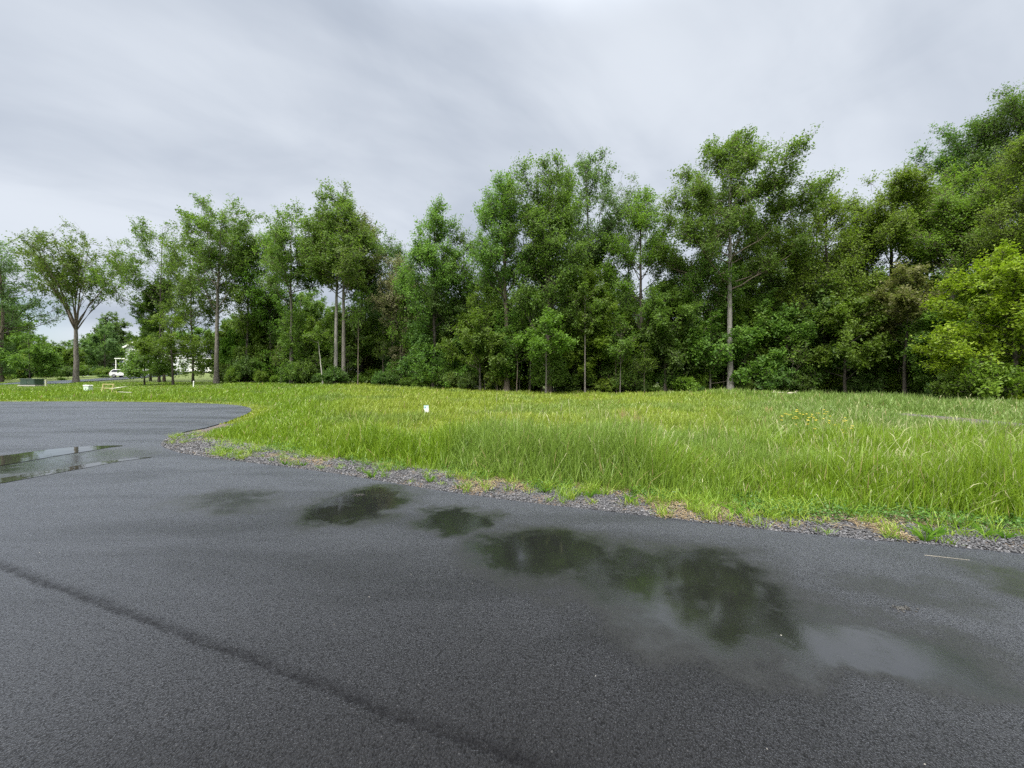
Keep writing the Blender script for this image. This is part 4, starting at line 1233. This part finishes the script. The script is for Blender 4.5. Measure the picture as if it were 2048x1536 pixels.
# a straw on the asphalt, a clod of debris
x, y = at(1893, 1116)
o = BM(); o.tube((-.14, .02, 0), (.02, -.006, .004), .0012, .001, 5); o.tube((.02, -.006, .004), (.15, -.012, .002), .001, .0007, 5); o = o.build('straw', LOGM, None)
o.location = (x, y, hz(x, y) + .002); o.rotation_euler = (0, 0, R_(-14)); tag(o, 'single pale straw lying on the wet asphalt near the right gravel', 'straw')
for (px, py, lab, s_) in ((1805, 1218, 'wet clod of dark debris on the asphalt at the right', 1.0), (718, 990, 'small dark clod in the wet patch near the gravel', 1.1)):
    x, y = at(px, py); n = 70
    rx_ = rng.normal(0, .032, n) * s_; ry_ = rng.normal(0, .022, n) * s_
    v, f_, c_ = stones(rx_, ry_, rng.uniform(0, .008, n), rng.uniform(.004, .009, n), lut([(.008, .008, .007), (.03, .028, .022)], rng.random(n)))
    o = obj('debris_clod', mesh_arrays('debris_clod', v, [f_], STONE, col=c_)); o.location = (x, y, hz(x, y)); tag(o, lab, 'debris')

# ---- the white house on its rise
hx, hy = HOUSE; hzv = hz(hx, hy) - .1
hs = tag(empty('house', (hx, hy, hzv), R_(14)), 'white two-storey house with dark roofs half hidden behind trees', 'house')


def gable(bm, x0, x1, y0, y1, ze, zr):
    bm.prism([(x0, 0), (x1, 0), (x1, ze), ((x0 + x1) / 2, zr), (x0, ze)], y0, y1, 'y')


m = BM(); gable(m, -10.5, -5.0, -4.5, 5, 5.6, 7.4); m.prism([(-3.5, 0), (5, 0), (5, 5.5), (.75, 7.9), (-3.5, 5.5)], -5.0, 5.5, 'x')
m.box((5.9, -1.2, 1.6), (8.0, 7.6, 3.2)); gable(m, 9.95, 13.2, -3.5, 4, 4.9, 6.3)
m.build('wall', VINYL, hs)
rf = BM()
def roofslab(bm, xa, za, xb, zb_, y0, y1, t=.22):
    bm.prism([(xa, za), (xb, zb_), (xb, zb_ + t), (xa, za + t)], y0, y1, 'y')
roofslab(rf, -10.9, 5.50, -7.75, 7.43, -4.9, 5.3); roofslab(rf, -4.6, 5.50, -7.75, 7.43, -4.9, 5.3)
rf.prism([(-3.9, 5.42), (.75, 8.0), (.75, 8.22), (-3.9, 5.64)], -5.35, 5.8, 'x'); rf.prism([(5.4, 5.42), (.75, 8.0), (.75, 8.22), (5.4, 5.64)], -5.35, 5.8, 'x')
rf.prism([(-5.5, 3.15), (-1.0, 5.0), (-1.0, 5.2), (-5.5, 3.35)], 1.6, 10.2, 'x')
roofslab(rf, 9.6, 4.85, 11.575, 6.33, -3.9, 4.3); roofslab(rf, 13.55, 4.85, 11.575, 6.33, -3.9, 4.3)
ro = rf.build('roof', ROOFM, hs)
m = BM()
for (xa, za, xb, zb_, yy) in ((-10.9, 5.46, -7.75, 7.40, -4.93), (-4.6, 5.46, -7.75, 7.40, -4.93), (9.6, 4.8, 11.575, 6.28, -3.93), (13.55, 4.8, 11.575, 6.28, -3.93)):
    m.prism([(xa, za - .16), (xb, zb_ - .16), (xb, zb_ + .24), (xa, za + .24)], yy - .05, yy, 'y')
m.box((2.9, -5.52, 3.22), (13.4, .06, .26)); m.build('fascia_trim', TRIM, hs)
for (wx, wy, wz, ww, wh) in ((-9.2, -4.5, 4.3, 1.0, 1.5), (-6.5, -4.5, 4.3, 1.0, 1.5), (-9.2, -4.5, 1.6, 1.0, 1.5), (-6.5, -4.5, 1.6, 1.0, 1.5), (-2.6, -3.5, 4.5, .9, 1.2), (-.4, -3.5, 4.5, .9, 1.2), (3.2, -3.5, 4.5, .9, 1.2), (11.6, -3.5, 3.6, 1.1, 1.5)):
    m = BM()
    for q in (((0, wh / 2), (ww + .2, .12, .1)), ((0, -wh / 2), (ww + .3, .14, .1)), ((-ww / 2, 0), (.1, .12, wh - .1)), ((ww / 2, 0), (.1, .12, wh - .1)), ((0, 0), (ww - .1, .08, .06))):
        m.box((wx + q[0][0], wy - .05, wz + q[0][1]), q[1])
    w_o = m.build('window', TRIM, hs)
    m = BM(); m.box((wx, wy - .02, wz), (ww - .1, .05, wh - .1)); m.build('pane', GLASS, w_o)
for gx0 in (3.9, 7.6):
    m = BM(); m.box((gx0, -5.02, 1.3), (2.9, .08, 2.5))
    for k in range(4): m.box((gx0, -5.08, .42 + .6 * k), (2.7, .04, .5))
    m.build('garage_door', TRIM, hs, .01)
m = BM(); m.box((-11.6, -3.0, 3.0), (2.2, 3.0, .18)); m.build('porch_roof', TRIM, hs)
for py in (-4.3, -1.7):
    m = BM(); m.tube((-12.5, py, 0), (-12.5, py, 2.95), .12, .10, 8); m.build('porch_post', TRIM, hs)

# white car on the drive beside it
cx_, cy_ = (258 - 1024) / F * 78, 78.0
cr = tag(empty('parked_car', (cx_ - .6, cy_, hz(cx_, cy_)), R_(10)), 'white car parked on the drive below the house', 'car')
m = BM(); m.prism([(-2.3, .35), (2.3, .35), (2.35, .75), (2.2, 1.0), (1.3, 1.08), (.55, 1.62), (-1.7, 1.66), (-2.2, 1.12), (-2.35, .8)], -.9, .9, 'y'); m.build('body', CARW, cr, .06)
m = BM(); m.prism([(-1.95, 1.12), (1.1, 1.10), (.50, 1.52), (-1.62, 1.55)], -.915, .915, 'y'); m.build('side_window', GLASS, cr, .01)
for wx in (-1.45, 1.45):
    for wy in (-.86, .86):
        m = BM(); m.tube((wx, wy - .11, .34), (wx, wy + .11, .34), .34, .34, 20); w_o = m.build('wheel', RUBBER, cr, .02)
        m = BM(); sgn = 1 if wy > 0 else -1; m.tube((wx, wy + .09 * sgn, .34), (wx, wy + .125 * sgn, .34), .21, .18, 14); m.build('rim', METAL, w_o)
for wy in (-.7, .7):
    m = BM(); m.box((-2.33, wy, .9), (.06, .3, .2)); m.build('tail_light', REDL, cr, .01)
